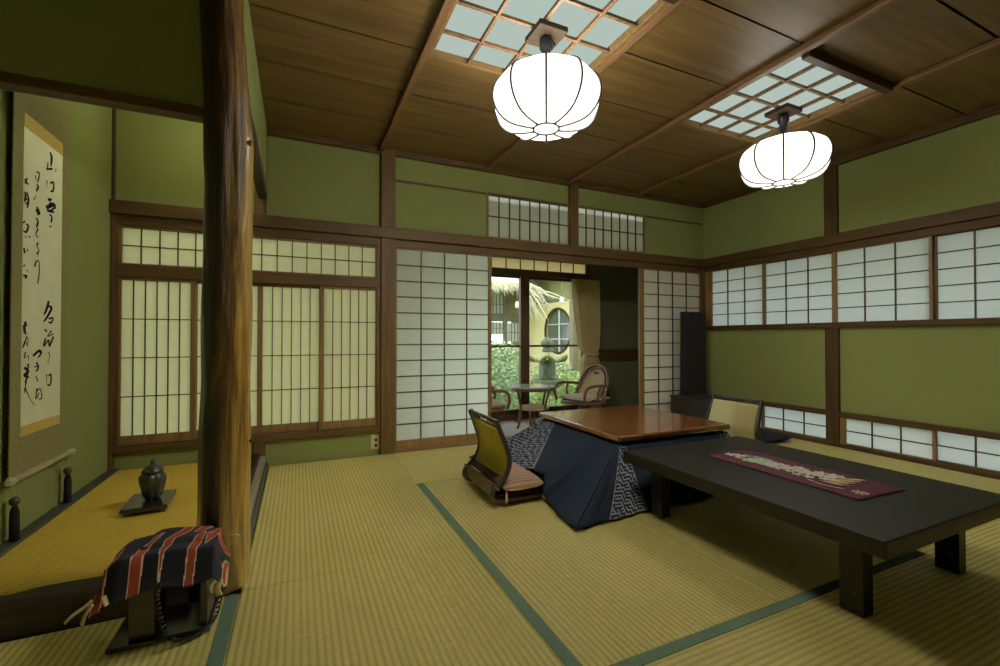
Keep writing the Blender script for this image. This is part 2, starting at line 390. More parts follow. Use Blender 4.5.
# right wall: plaster with upper and lower windows
WR = XR + .02
w = MB()
w.box(WR, WR + .08, YF, PW, 1.86, 2.76); w.box(WR, WR + .08, YF, PW, .31, 1.11); w.box(WR, WR + .08, YF, PW, -.05, .03)
w.box(WR, WR + .08, 3.86, PW, .03, .31); w.box(WR, WR + .08, 3.86, PW, 1.11, 1.86); w.box(WR, WR + .08, YF, .55, .03, .31); w.box(WR, WR + .08, YF, .55, 1.11, 1.86)
struct(w.build('wall_right', 'wall'), 'olive green plaster right wall between two rows of shoji windows', 'wall')
w = MB(); w.box(XL, XR + .1, YF - .08, YF, -.05, 2.76)
struct(w.build('wall_front', 'fusuma'), 'plain sliding panel wall behind the viewpoint', 'wall')

# pillars
def pillar(x0, x1, y0, y1, z0, z1, lab): return trim(MB().box(x0, x1, y0, y1, z0, z1, .006), 'post', lab)
pillar(.650, .772, YB - .02, PW + .06, 0, 2.66, 'square brown pillar left of the tall shoji door')
pillar(-.312, -.226, YB - .005, PW + .03, 1.95, 2.66, 'half pillar above the latticed alcove window')
pillar(-.312, -.226, YB - .005, PW + .03, .0, .20, 'half pillar stub below the latticed alcove window')
pillar(2.592, 2.692, YB - .012, PW + .03, 1.965, 2.63, 'short pillar between the two transom windows')
pillar(4.500, 4.560, YB - .012, PW + .03, 0, 1.81, 'corner pillar where shoji wall meets right wall')
for z0, z1, lb in ((0, 1.10, 'square pillar below the sill in the middle of the right wall'), (1.87, 2.62, 'square pillar above the windows in the middle of the right wall')):
    trim(MB().box(XR - .012, XR + .06, 2.432, 2.545, z0, z1, .006), 'post_side', lb)
pillar(XR - .012, XR + .06, .49, .60, 0, 2.62, 'square pillar in the right wall out by the near end')
pillar(XL - .005, XL + .026, YB - .005, PW + .02, .075, 1.93, 'thin corner post beside the alcove window')
pillar(XL - .005, XL + .018, YB + .012, PW + .02, 1.93, 2.69, 'thin upper corner post in the scroll alcove').data.materials[0] = M['ceildark']

# nageshi rails
trim(MB().box(XL + .0, XR - .02, YB - .035, PW + .01, 1.868, 1.962, .006), 'beam_x', 'long moulded rail above the shoji on the back wall')
trim(MB().box(XL + .03, XR - .01, YB + .0, PW + .05, 1.80, 1.868, .003), 'beam_x', 'grooved lintel over the shoji on the back wall')
trim(MB().box(XR - .035, XR + .03, YF, YB - .03, 1.872, 1.966, .006), 'beam_y', 'long moulded rail above the right wall windows')
trim(MB().box(XR - .004, XR + .07, YF, YB, 1.806, 1.872, .003), 'beam_y', 'grooved lintel over the right wall windows')
trim(MB().box(XR - .016, XR + .07, .60, YB - .02, 1.098, 1.147, .004), 'beam_y', 'window sill rail along the right wall')
trim(MB().box(XR - .012, XR + .07, 2.545, YB - .01, .278, .325, .004), 'beam_y', 'rail over the low window nearest the corner')
trim(MB().box(XR - .012, XR + .07, .60, 2.432, .278, .325, .004), 'beam_y', 'rail over the low windows right of the pillar')
trim(MB().box(XR - .008, XR + .07, .60, YB - .01, .0, .036, .003), 'beam_y', 'floor rail under the low windows')
trim(MB().box(.772, 1.67, PW - .008, PW + .006, 2.388, 2.408, .002).box(2.692 , XR, PW - .008, PW + .006, 2.396, 2.416, .002).box(1.67, 2.592, PW - .012, PW + .03, 2.385, 2.412, .002), 'lattice', 'thin picture rail above the transom windows')
trim(MB().box(.772, 4.5, YB + .0, PW + .05, -.03, .030, .003), 'sash_x', 'floor groove rail under the sliding shoji')

# ---- shoji builder: panel in local (u along wall, v up); plane given by mapping
def panel(name, label, cat, pl, fixed, u0, u1, v0, v1, pu0, pu1, pv0, pv1, cols, rows, pap, wl=.009, depth=.03, flip=1, wood_axis='x', parent=None, sash=True):
    # pl: 'Y' = back wall (plane Y), 'X' = right wall (plane X); flip: +1 room side is toward smaller coordinate
    def B(m, a0, a1, b0, b1, d0, d1, bev=0.002):
        p, q = fixed + flip * d0, fixed + flip * d1
        if pl == 'Y': m.box(a0, a1, min(p, q), max(p, q), b0, b1, bev)
        else: m.box(min(p, q), max(p, q), a0, a1, b0, b1, bev)
    f = MB()
    B(f, u0, pu0, v0, v1, 0, depth); B(f, pu1, u1, v0, v1, 0, depth)
    B(f, pu0, pu1, v0, pv0, 0.001, depth); B(f, pu0, pu1, pv1, v1, 0.001, depth)
    root = f.build(name, 'sash_z')
    root['kind'] = 'structure'; root['label'] = label; root['category'] = cat
    l = MB()
    for i in range(1, cols):
        u = pu0 + (pu1 - pu0) * i / cols; B(l, u - wl / 2, u + wl / 2, pv0, pv1, .005, .017, 0)
    for rr in (rows if isinstance(rows, list) else [pv0 + (pv1 - pv0) * j / rows for j in range(1, rows)]):
        B(l, pu0, pu1, rr - wl / 2, rr + wl / 2, .006, .018, 0)
    l.build('lattice', 'lattice', root)
    p = MB(); B(p, pu0 - .004, pu1 + .004, pv0 - .004, pv1 + .004, .0185, .0200, 0)
    p.build('paper', pap, root)
    return root

# window 1: the latticed alcove window (transom + four sashes)
xa, xb = -1.165, .652
trim(MB().box(xa, xb, YB - .006, PW + .05, .197, .250, .004), 'beam_x', 'sill under the latticed alcove window')
trim(MB().box(xa, xb, YB - .004, PW + .05, 1.432, 1.520, .004), 'beam_x', 'middle rail of the latticed alcove window')
trim(MB().box(xa, xa + .022, YB + .002, PW + .05, .25, 1.80, .002).box(xb - .036, xb, YB + .002, PW + .05, .25, 1.80, .002), 'post', 'side jambs of the latticed alcove window')
panel('window_1', 'latticed transom of the alcove window, two rows of small panes', 'window', 'Y', YB + .018, xa + .022, xb - .036, 1.520, 1.800, xa + .034, xb - .044, 1.532, 1.783, 16, 2, 'paper_alcove', .0075)
ed = [-1.143, -.705, -.272, .178, .616]
labs = ['alcove shoji sash in the left corner by the scroll', 'alcove shoji sash half hidden by the left side of the log post', 'alcove shoji sash just right of the log post', 'alcove shoji sash beside the brown pillar']
for i in range(4):
    dy = .014 if i in (0, 3) else .046
    a, b = ed[i], ed[i + 1]
    e0 = .018; e1 = .018
    panel('window_%d' % (2 + i), labs[i], 'window', 'Y', YB + dy, a - (.016 if i in (1, 3) else 0), b + (.016 if i in (0, 2) else 0), .25, 1.432, a + (e0 if i else .012), b - (e1 if i < 3 else .006), .312, 1.412, 6, 4, 'paper_alcove', .0065, .028)
# doors
panel('door_1', 'tall bright white shoji door left of the veranda opening', 'door', 'Y', YB + .010, .772, 1.700, .030, 1.80, .792, 1.668, .098, 1.790, 4, 12, 'paper_day', .010)
panel('door_2', 'white shoji door in the far right corner behind the dressing mirror', 'door', 'Y', YB + .012, 3.535, 4.492, .030, 1.80, 3.600, 4.484, .098, 1.790, 4, 12, 'paper_shaded', .010)
# transoms
panel('window_6', 'transom window left of the short pillar over the veranda opening', 'window', 'Y', PW - .012, 1.655, 2.592, 1.962, 2.402, 1.672, 2.585, 1.985, 2.385, 8, 2, 'paper_day', .010, .04)
panel('window_7', 'transom window right of the short pillar over the veranda opening', 'window', 'Y', PW - .012, 2.692, 3.622, 1.962, 2.408, 2.70, 3.605, 1.985, 2.393, 8, 2, 'paper_day', .010, .04)
# right wall upper windows
up = [(3.150, 3.905, 'upper shoji window nearest the corner'), (2.481, 3.180, 'second upper shoji window from the corner, left of the pillar'), (1.765, 2.479, 'upper shoji window just right of the wall pillar'), (1.09, 1.80, 'upper shoji window cut by the right edge of view'), (.60, 1.125, 'upper shoji window beyond the right edge of view')]
for i, (a, b, lab) in enumerate(up):
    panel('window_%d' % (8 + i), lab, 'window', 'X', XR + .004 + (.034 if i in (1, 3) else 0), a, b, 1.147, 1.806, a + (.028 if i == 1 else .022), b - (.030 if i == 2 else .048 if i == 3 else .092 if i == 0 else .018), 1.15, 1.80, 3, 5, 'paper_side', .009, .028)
lo = [(3.17, 3.905, 'low floor-level shoji window nearest the corner'), (2.545, 3.20, 'low floor-level shoji window left of the wall pillar'), (1.755, 2.432, 'low floor-level shoji window just right of the wall pillar'), (1.08, 1.78, 'low floor-level shoji window cut by the right edge of view'), (.60, 1.075, 'low shoji window beyond the right edge of view')]
for i, (a, b, lab) in enumerate(lo):
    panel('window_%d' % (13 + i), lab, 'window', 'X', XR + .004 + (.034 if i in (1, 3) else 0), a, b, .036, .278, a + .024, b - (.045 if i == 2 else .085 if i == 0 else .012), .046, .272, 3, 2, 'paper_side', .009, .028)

# ---- tatami mats
def mat_thing(x0, x1, y0, y1, ax, label, borders=(), z1=0.0, mat=None):
    g = .0018
    o = MB().box(x0 + g, x1 - g, y0 + g, y1 - g, z1 - .052, z1, .003).build('tatami_mat', mat or ('tat_' + ax))
    tag(o, label, 'tatami mat', 'straw mats of the room floor' if z1 == 0 else None)
    for s in borders:
        k = {'L': (x0 + .002, x0 + .052, y0, y1), 'R': (x1 - .052, x1 - .002, y0, y1), 'N': (x0, x1, y0 + .002, y0 + .046), 'F': (x0, x1, y1 - .046, y1 - .002)}[s]
        MB().box(k[0] + g, k[1] - g, k[2] + g, k[3] - g, z1 - .002, z1 + .0022).build('border', 'heri', o)
    return o
mat_thing(-.2, .745, 2.035, YB - .005, 'y', 'straw mat beside the log post reaching the outlet wall')
mat_thing(-.2, .745, .12, 2.035, 'y', 'bare straw mat in the middle foreground left of the long green border')
mat_thing(XL, -.2, .12, 2.02, 'y', 'shaded straw mat with green border under the phone stand', ('R',))
mat_thing(.745, 2.66, 3.02, YB - .005, 'x', 'straw mat lying along the tall shoji door sill')
mat_thing(.745, 1.685, 1.11, 3.02, 'y', 'straw mat with green border under the floor chair by the kotatsu', ('L',))
mat_thing(1.685, 2.62, 1.11, 3.02, 'y', 'straw mat mostly hidden under the two tables')
mat_thing(.745, 2.66, .15, 1.11, 'x', 'straw mat with green border under the near leg of the dark table', ('F',))
mat_thing(2.62, 3.575, 1.11, 3.02, 'y', 'straw mat right of the dark table')
mat_thing(3.575, XR - .01, 1.11, 3.02, 'y', 'straw mat along the low windows of the right wall')
mat_thing(2.66, XR - .01, 3.02, YB - .005, 'x', 'straw mat in the far corner under the dressing mirror')
mat_thing(2.66, XR - .01, .15, 1.11, 'x', 'straw mat beyond the near end of the dark table')
mat_thing(XL, .745, YF + .005, .12, 'x', 'straw mat behind the viewpoint on the alcove side')
mat_thing(.745, 2.66, YF + .005, .15, 'x', 'straw mat behind the viewpoint in the middle')
mat_thing(2.66, XR - .01, YF + .005, .15, 'x', 'straw mat behind the viewpoint on the window side')

# ---- alcove: raised floor, sill logs, lintels, log post
o = MB().box(XL + .055, -.335, 2.142, YB + .02, .0, .078, .003).build('tatami_mat', 'tat_gold'); tag(o, 'golden raised straw mat filling the scroll alcove', 'tatami mat')
struct(MB().box(XL, XL + .055, 2.142, YB + .02, -.02, .092, .003).build('baseboard_left', 'base_strip'), 'dark skirting strip below the hanging scroll', 'baseboard')
f = MB()
def sillp(u, v):
    a = 2 * PI * v; x = XL + .02 + u * (.80); r = 1 + .05 * math.sin(9 * u + 2 * a) + .03 * math.sin(23 * u + a * 3)
    return Vector((x, 2.085 + .062 * r * math.copysign(abs(math.cos(a)) ** .5, math.cos(a)), .048 + .070 * r * math.copysign(abs(math.sin(a)) ** .5, math.sin(a))))
f.grid(sillp, 40, 24, 0)
tag(f.build('alcove_sill', 'dark_rough'), 'rough dark log sill along the front of the raised alcove', 'sill')
side = MB().box(-.333, -.266, 2.235, YB - .006, -.02, .110, .004).build('alcove_sill', 'black_lac')
tag(side, 'black side sill with speckled bark strip between log post and back wall', 'sill')
MB().box(-.264, -.228, 2.235, YB - .006, -.02, .088, .008).build('bark_strip', 'pebble', side)
MB().box(-.226, -.203, 2.24, YB - .006, -.02, .030, .003).build('edge_strip', 'base_strip', side)
trim(MB().box(XL, -.335, 2.095, 2.165, 1.885, 1.922, .003), 'beam_x', 'lintel over the front of the scroll alcove')
struct(MB().box(XL, -.33, 2.105, 2.155, 1.922, 2.70).build('wall_alcove_front', 'wall'), 'dim plaster wall over the alcove lintel', 'wall')
struct(MB().box(-.275, -.230, 2.14, PW - .02, 2.15, 2.70).build('wall_alcove_side', 'wall'), 'plaster strip between log post and back wall above the side lintel', 'wall')
trim(MB().box(-.285, -.222, 2.18, YB - .01, 2.088, 2.168, .004), 'ceildark', 'dark side lintel of the alcove right of the log post')
# log
prof = [(0.0, .110, -.275), (.12, .106, -.274), (.35, .101, -.272), (.6, .103, -.271), (.85, .095, -.268), (1.1, .099, -.266), (1.35, .094, -.263), (1.6, .094, -.262), (1.8, .100, -.262), (1.95, .093, -.268), (2.15, .090, -.280), (2.4, .088, -.292), (2.69, .085, -.302)]
L = MB()
def logp(u, v):
    z = u * 2.69; i = max(k for k in range(len(prof)) if prof[k][0] <= z + 1e-9); i = min(i, len(prof) - 2)
    t = (z - prof[i][0]) / (prof[i + 1][0] - prof[i][0]); t = t * t * (3 - 2 * t)
    r = .90 * (prof[i][1] + (prof[i + 1][1] - prof[i][1]) * t); cx = prof[i][2] + (prof[i + 1][2] - prof[i][2]) * t
    a = 2 * PI * v
    r *= 1 + .035 * math.sin(3 * a + 2.1 * z) + .022 * math.sin(7 * a - 3.3 * z) + .012 * math.sin(13 * a + 9 * z + math.sin(5 * z))
    r += -.012 * math.exp(-((z - 1.72) / .22) ** 2) * max(0, math.cos(a + 1.35)) ** 6
    return Vector((cx + r * math.cos(a), 2.13 + r * math.sin(a), z))
L.grid(logp, 110, 48, 0)
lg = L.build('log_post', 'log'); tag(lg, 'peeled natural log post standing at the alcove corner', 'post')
k = MB()
k.tube([(-.195, 2.085, 1.80), (-.181, 2.074, 1.802), (-.174, 2.070, 1.808)], [.014, .010, .004], 8)
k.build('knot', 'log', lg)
k = MB(); k.lathe([(.004, 0), (.007, .004), (.009, .012), (.005, .018)], (0, 0, 0), 12)
for v in k.b.verts: v.co = Vector((-.180 + v.co.z, 2.085 + v.co.y, .58 + v.co.x))
k.build('peg', 'wire', lg)

# outlet
o = MB().box(.575, .648, PW - .008, PW + .004, .045, .172, .006).build('power_outlet', 'outlet'); tag(o, 'cream twin power outlet low on the wall by the brown pillar', 'outlet')
for z in (.075, .125):
    s = MB().lathe([(.013, -.002), (.013, .003), (.004, .003)], (0, 0, 0), 16)
    for v in s.b.verts: v.co = Vector((.618 + v.co.x, PW - .008 - v.co.z, z + v.co.y))
    s.build('socket', 'wire', o)

# ---- ceiling light panels (back-lit glass behind lattice)
def light_panel(x0, x1, y0, y1, label):
    t = thing('ceiling_light_panel', ((x0 + x1) / 2, (y0 + y1) / 2, ZC - .02), label, 'ceiling light', 'latticed ceiling light panels')
    f = MB()
    for (a, b, c_, d) in ((x0, x0 + .02, y0, y1), (x1 - .02, x1, y0, y1), (x0 + .02, x1 - .02, y0, y0 + .025), (x0 + .02, x1 - .02, y1 - .025, y1)):
        f.box(a, b, c_, d, ZC - .02, ZC + .05, .003)
    f.build('frame', 'sash_x', t)
    l = MB()
    for i in range(1, 4):
        x = x0 + (x1 - x0) * i / 4; l.box(x - .009, x + .009, y0 + .02, y1 - .02, ZC - .016, ZC + .006, .002)
        y = y0 + (y1 - y0) * i / 4; l.box(x0 + .02, x1 - .02, y - .009, y + .009, ZC - .014, ZC + .004, .002)
    l.build('lattice', 'ceilbeam', t)
    MB().box(x0 + .02, x1 - .02, y0 + .02, y1 - .02, ZC + .022, ZC + .028).build('pane', 'pane', t)
light_panel(.682, 1.642, 1.59, 2.515, 'near latticed ceiling light panel above the larger looking lamp')
light_panel(2.626, 3.494, 1.59, 2.510, 'far latticed ceiling light panel toward the right wall')

# ---- pendant lamps
def pendant(cx, cy, label, mu='lamp_up', md='lamp_dn'):
    t = thing('pendant_lamp', (cx, cy, 2.125), label, 'lamp', 'white ribbed pendant lamps')
    MB().box(cx - .085, cx + .085, cy - .085, cy + .085, ZC - .048, ZC - .018, .004).build('ceiling_plate', 'plate', t)
    s = MB(); s.lathe([(.030, .295), (.034, .31), (.034, .35), (.024, .36), (.024, .42), (.036, .43), (.036, .47), (.030, .487)], (cx, cy, 2.125), 20)
    s.tube([(cx + .03, cy, 2.565), (cx + .05, cy - .01, 2.585), (cx + .035, cy, 2.61)], .005, 6); s.build('socket', 'socket', t)
    N = 10
    a0 = math.atan2(-cy, -cx)
    # half profile (radius, height over the lamp bottom)
    pr = [(.066, .0), (.135, .006), (.200, .020), (.254, .058), (.281, .108), (.287, .155), (.278, .200), (.254, .240), (.210, .268), (.14, .288), (.08, .296), (.03, .298)]
    pr = [(p.x, p.y) for p in catmull([Vector((a, b, 0)) for a, b in pr], 2)]
    cut = next(i for i, p in enumerate(pr) if p[1] > .100)
    def facets(rows):
        m = MB()
        for k in range(N):
            aa, bb = a0 + 2 * PI * k / N, a0 + 2 * PI * (k + 1) / N
            for (r0, h0), (r1, h1) in zip(rows, rows[1:]):
                for q in range(4):
                    def P(r, h, w):
                        A = Vector((math.cos(aa), math.sin(aa), 0)) * r; Bq = Vector((math.cos(bb), math.sin(bb), 0)) * r
                        return Vector((cx, cy, 2.125 + h)) + A.lerp(Bq, w) * (1 + .10 * w * (1 - w))
                    m.b.faces.new([m.b.verts.new(p) for p in (P(r0, h0, q / 4), P(r0, h0, (q + 1) / 4), P(r1, h1, (q + 1) / 4), P(r1, h1, q / 4))])
        bmesh.ops.remove_doubles(m.b, verts=m.b.verts, dist=1e-5); return m
    sh = facets(pr[cut - 1:]).build('shade', mu, t, solid=.002)
    facets(pr[:cut]).build('shade_bowl', md, t, solid=.002)
    MB().lathe([(.02, .0), (.064, -.002), (.066, .003), (.02, .004)], (cx, cy, 2.125), 24).build('bottom_disc', 'lamp_up', t)
    MB().tube([(cx + .068 * math.cos(2 * PI * k / 28), cy + .068 * math.sin(2 * PI * k / 28), 2.122) for k in range(28)], .0062, 6, closed=True).build('ring', 'wire', t)
    for k in range(N):
        a = a0 + 2 * PI * k / N
        MB().tube([(cx + (r + .0045) * math.cos(a), cy + (r + .0045) * math.sin(a), 2.125 + h - (.006 if h < .04 else .002)) for r, h in pr], .0062, 6).build('rib', 'wire', t)
pendant(1.205, 2.05, 'white ribbed pendant lamp hanging nearer the viewpoint')
pendant(3.175, 2.05, 'white ribbed pendant lamp farther off near the right wall', 'lamp_up2', 'lamp_dn2')

# ------------------------------------------------------------------ hanging scroll
XS = -1.162
t = thing('hanging_scroll', (XS, 2.97, .35), 'hanging scroll with brushed calligraphy on the alcove side wall', 'scroll')
MB().box(XS - .004, XS, 2.70, 3.235, .375, 2.36).build('mount', 'mount', t)
MB().box(XS, XS + .0012, 2.782, 3.152, .585, 2.03).build('writing_paper', 'scroll', t)
MB().box(XS, XS + .0016, 2.782, 3.152, 1.985, 2.052).build('top_band', 'gold', t)
MB().box(XS, XS + .0016, 2.782, 3.152, .545, .592).build('bottom_band', 'gold', t)
STROKES = [(5,[(3.015,1.953),(3.032,1.932),(3.025,1.882)]),(3,[(2.995,1.893),(2.992,1.863)]),(4,[(2.98,1.854),(3.045,1.878)]),(6,[(3.072,1.882),(3.081,1.88)]),(2,[(2.989,1.799),(2.986,1.764)]),(4,[(3.022,1.795),(3.055,1.811),(3.051,1.767),(3.022,1.754)]),(5,[(2.999,1.705),(3.04,1.717)]),(6,[(2.984,1.659),(3.057,1.696),(3.066,1.681),(3.016,1.651)]),(4,[(3.029,1.701),(3.008,1.67)]),(5,[(2.992,1.648),(3.067,1.659)]),(4,[(3.017,1.633),(3.042,1.627),(3.034,1.595)]),(3,[(3.018,1.57),(3.038,1.579)]),(3,[(2.891,1.809),(2.915,1.811),(2.912,1.79),(2.898,1.761)]),(2,[(2.881,1.788),(2.884,1.765)]),(4,[(2.892,1.749),(2.906,1.743),(2.89,1.714)]),(2,[(2.869,1.668),(2.887,1.693)]),(4,[(2.9,1.641),(2.907,1.602)]),(3,[(2.884,1.619),(2.922,1.634)]),(4,[(2.884,1.62),(2.922,1.621),(2.907,1.604)]),(4,[(2.893,1.585),(2.908,1.569),(2.894,1.539)]),(3,[(2.909,1.537),(2.891,1.505),(2.911,1.494)]),(3,[(2.91,1.468),(2.901,1.451),(2.92,1.43),(2.896,1.411)]),(2,[(2.914,1.419),(2.911,1.4)]),(3,[(2.883,1.347),(2.894,1.371),(2.912,1.38),(2.924,1.365),(2.923,1.308),(2.911,1.267)]),(4,[(2.787,1.741),(2.818,1.724)]),(3,[(2.809,1.752),(2.79,1.719)]),(4,[(2.784,1.68),(2.798,1.667),(2.789,1.634)]),(4,[(2.805,1.685),(2.822,1.658),(2.813,1.613)]),(3,[(2.794,1.647),(2.813,1.655)]),(3,[(2.795,1.628),(2.814,1.636)]),(6,[(2.783,1.542),(2.791,1.536)]),(4,[(2.805,1.534),(2.824,1.531),(2.808,1.499),(2.781,1.498)]),(3,[(2.801,1.478),(2.806,1.471)]),(4,[(2.831,1.484),(2.837,1.478)]),(4,[(2.788,1.421),(2.797,1.396)]),(3,[(2.818,1.419),(2.821,1.408)]),(5,[(2.79,1.341),(2.794,1.334)]),(2,[(2.812,1.321),(2.829,1.312)]),(4,[(2.785,1.291),(2.815,1.293),(2.799,1.279)]),(5,[(3.021,1.191),(3.0,1.148),(2.973,1.117)]),(5,[(3.01,1.164),(3.049,1.156),(3.001,1.104),(2.97,1.083)]),(4,[(3.021,1.1),(3.062,1.106),(3.05,1.081),(3.019,1.083)]),(4,[(2.983,1.046),(3.005,1.033)]),(3,[(3.051,1.04),(3.013,1.01),(3.072,1.025)]),(4,[(2.994,1.0),(2.976,0.961),(3.023,0.99),(3.033,0.96),(3.072,1.01),(3.053,0.978)]),(2,[(3.024,0.93),(3.035,0.905),(3.016,0.871)]),(2,[(3.007,0.817),(3.008,0.772)]),(4,[(3.027,0.808),(3.052,0.812),(3.047,0.763),(3.014,0.762)]),(5,[(2.878,0.915),(2.931,0.938),(2.951,0.927),(2.922,0.904)]),(4,[(2.91,0.884),(2.927,0.856),(2.906,0.838)]),(3,[(2.893,0.861),(2.936,0.865)]),(3,[(2.906,0.815),(2.925,0.789)]),(3,[(2.917,0.754),(2.909,0.705),(2.937,0.731)]),(3,[(2.912,0.743),(2.947,0.749),(2.965,0.703),(2.936,0.702)]),(5,[(2.811,1.079),(2.801,1.041),(2.817,1.016)]),(3,[(2.784,1.054),(2.826,1.064)]),(2,[(2.826,1.009),(2.786,0.955),(2.818,0.982),(2.827,0.961),(2.836,1.0)]),(2,[(2.813,0.936),(2.803,0.909),(2.836,0.919),(2.84,0.894)]),(5,[(2.804,0.864),(2.837,0.843),(2.805,0.827),(2.848,0.815)]),(4,[(2.838,0.88),(2.83,0.825),(2.814,0.79)]),(3,[(2.822,0.798),(2.807,0.745)]),(2,[(2.814,0.767),(2.857,0.712),(2.895,0.677)])]
m = MB()
for wd, pts in STROKES:
    P = catmull([Vector((0, a, b)) for a, b in pts], 6) if len(pts) > 1 else []
    n = len(P); half = wd * .00125
    L_, R_ = [], []
    for i, p in enumerate(P):
        d = (P[min(i + 1, n - 1)] - P[max(i - 1, 0)]); d.normalize(); nn = Vector((0, -d.z, d.y))
        k = half * (1.25 - .7 * (i / (n - 1)) + .25 * math.sin(5 * i / (n - 1) + wd))
        # brush is wider sideways than up and down
        L_.append(m.b.verts.new((XS + .0022, p.y + nn.y * k * 1.7, p.z + nn.z * k))); R_.append(m.b.verts.new((XS + .0022, p.y - nn.y * k * 1.7, p.z - nn.z * k)))
    for i in range(n - 1): m.b.faces.new((L_[i], L_[i + 1], R_[i + 1], R_[i]))
m.build('calligraphy', 'ink', t)
r = MB(); r.tube([(XS + .004, 2.715, .362), (XS + .004, 3.262, .362)], .0145, 14); rr = r.build('roller', 'roller', t)
for y in (2.700, 3.278):
    s = 1 if y > 3 else -1
    q = MB(); q.tube([(XS + .004, y - s * .022, .362), (XS + .004, y - s * .012, .362), (XS + .004, y, .362), (XS + .004, y + s * .014, .362), (XS + .004, y + s * .020, .362)], [.014, .018, .020, .017, .010], 14)
    q.build('knob', 'ivory', rr)
for y, lab in ((2.718, 'black tassel weight on the near end of the scroll roller'), (3.222, 'black tassel weight on the far end of the scroll roller')):
    tw = thing('tassel_weight', (XS + .006, y, .10), lab, 'tassel', 'tassel weights on the scroll roller')
    MB().tube([(XS + .006, y, .342), (XS + .006, y, .285)], .0025, 6).build('cord', 'roller', tw)
    MB().lathe([(.006, -.02), (.016, -.013), (.020, 0), (.016, .013), (.006, .02)], (XS + .012, y, .270), 16).build('bead', 'bronze', tw)
    q = MB(); q.lathe([(.017, .0), (.017, .05), (.016, .12), (.011, .145), (.007, .152)], (XS + .012, y, .098), 20, lobes=10, amp=.06); q.build('tassel', 'tassel', tw)

# ------------------------------------------------------------------ incense jar and its stand
R = Matrix.Translation((-.735, 3.03, .0785)) @ Matrix.Rotation(math.radians(3), 4, 'Z')
m = MB(R); m.box(-.10, .10, -.145, .13, .016, .040, .004); m.box(-.088, -.066, -.13, .115, 0, .018, .002); m.box(.066, .088, -.13, .115, 0, .018, .002)
tag(m.build('display_stand', 'black_lac'), 'black lacquer display stand on the golden alcove mat', 'stand')
cx, cy, cz = -.722, 3.02, .120
t = thing('incense_burner', (cx, cy, cz), 'dark bronze lidded jar on the black stand in the alcove', 'jar')
MB().lathe([(.034, .006), (.042, .018), (.052, .060), (.060, .100), (.061, .122), (.050, .138), (.044, .142), (.044, .147)], (cx, cy, cz), 48, lobes=8, amp=.05).build('body', 'bronze', t)
lid = MB().lathe([(.050, .147), (.051, .152), (.044, .166), (.026, .182), (.016, .188)], (cx, cy, cz), 32).build('lid', 'bronze', t)
MB().lathe([(.010, .187), (.008, .193), (.013, .200), (.009, .208), (.003, .220)], (cx, cy, cz), 12).build('finial', 'bronze', lid)
for k in range(3):
    a = 2 * PI * k / 3 + .5; MB().lathe([(.006, 0), (.009, .006), (.012, .02)], (cx + .03 * math.cos(a), cy + .03 * math.sin(a), cz), 10).build('foot', 'bronze', t)

# ------------------------------------------------------------------ telephone on its stand under a striped cloth
px, py = -.385, 1.895
t = thing('phone_stand', (px, py, 0), 'dark wooden phone stand at the foot of the log post', 'stand')
MB().box(-.548, -.268, 1.795, 1.990, .0024, .018, .004).build('base', 'black_lac', t)
MB().box(-.495, -.425, 1.815, 1.960, .018, .190, .003).build('leg', 'stand', t)
MB().box(-.300, -.278, 1.815, 1.960, .018, .190, .003).build('leg', 'stand', t)
MB().box(-.530, -.262, 1.803, 1.985, .190, .208, .004).build('top', 'stand', t)
t = thing('telephone', (px, py, .209), 'black telephone mostly hidden under the striped cloth', 'telephone')
m = MB(); m.prism([(1.835, .209), (1.972, .209), (1.972, .258), (1.90, .258), (1.84, .222)], 'X', -.475, -.315); m.build('body', 'bakelite', t)
m = MB(); m.tube([(-.485, 1.905, .268), (-.45, 1.905, .272), (-.395, 1.905, .272), (-.345, 1.905, .272), (-.31, 1.905, .268)], [.014, .012, .010, .012, .014], 10); m.build('handset', 'bakelite', t)
path = catmull([(-.405, 1.80, .205), (-.408, 1.765, .17), (-.395, 1.755, .10), (-.372, 1.755, .035), (-.335, 1.765, .013), (-.290, 1.785, .014), (-.258, 1.825, .03), (-.245, 1.86, .09), (-.243, 1.88, .16), (-.246, 1.885, .205)], 26)
hx = []
for i, p in enumerate(path):
    a = i * 1.25; k = .0062 if i < len(path) * .9 else .003
    hx.append(p + Vector((math.cos(a) * k, math.sin(a) * k * .8, math.sin(a + .6) * k * .6)))
MB().tube(hx, .0030, 5).build('coiled_cord', 'bakelite', t)

# cloth: plateau over the phone, falling at front and sides
def cl_z(x, y):
    s = lambda a, b, q: max(0, min(1, (q - a) / (b - a)))
    sm = lambda q: q * q * (3 - 2 * q)
    z = .2125 + .068 * sm(s(-.56, -.44, x)) * sm(s(-.235, -.30, x)) * sm(s(1.80, 1.90, y))
    z = max(z, .2125 + .056 * (1 if -.56 < x < -.26 else 0) * sm(s(1.795, 1.835, y)))
    return z + .004 * math.sin(24 * x + 9 * y) + .003 * math.sin(41 * y - 17 * x)
def cl(u, v):
    # u along the stand, v from back to front; the cloth lies a little askew
    x = -.585 + .36 * u + .012 * (v - .5); y = 2.000 - .205 * v + .016 * (u - .5) * v
    z = cl_z(x, y)
    ov = max(0, v - .84) / .16; y -= .010 * ov; z -= ov * (.045 + .012 * math.sin(11 * u))
    sd = max(0, .16 - u) / .16; z -= .050 * sd ** 1.2; x -= .004 * sd
    se = max(0, u - .90) / .10; z -= .055 * se
    return Vector((x, y, z + .014))
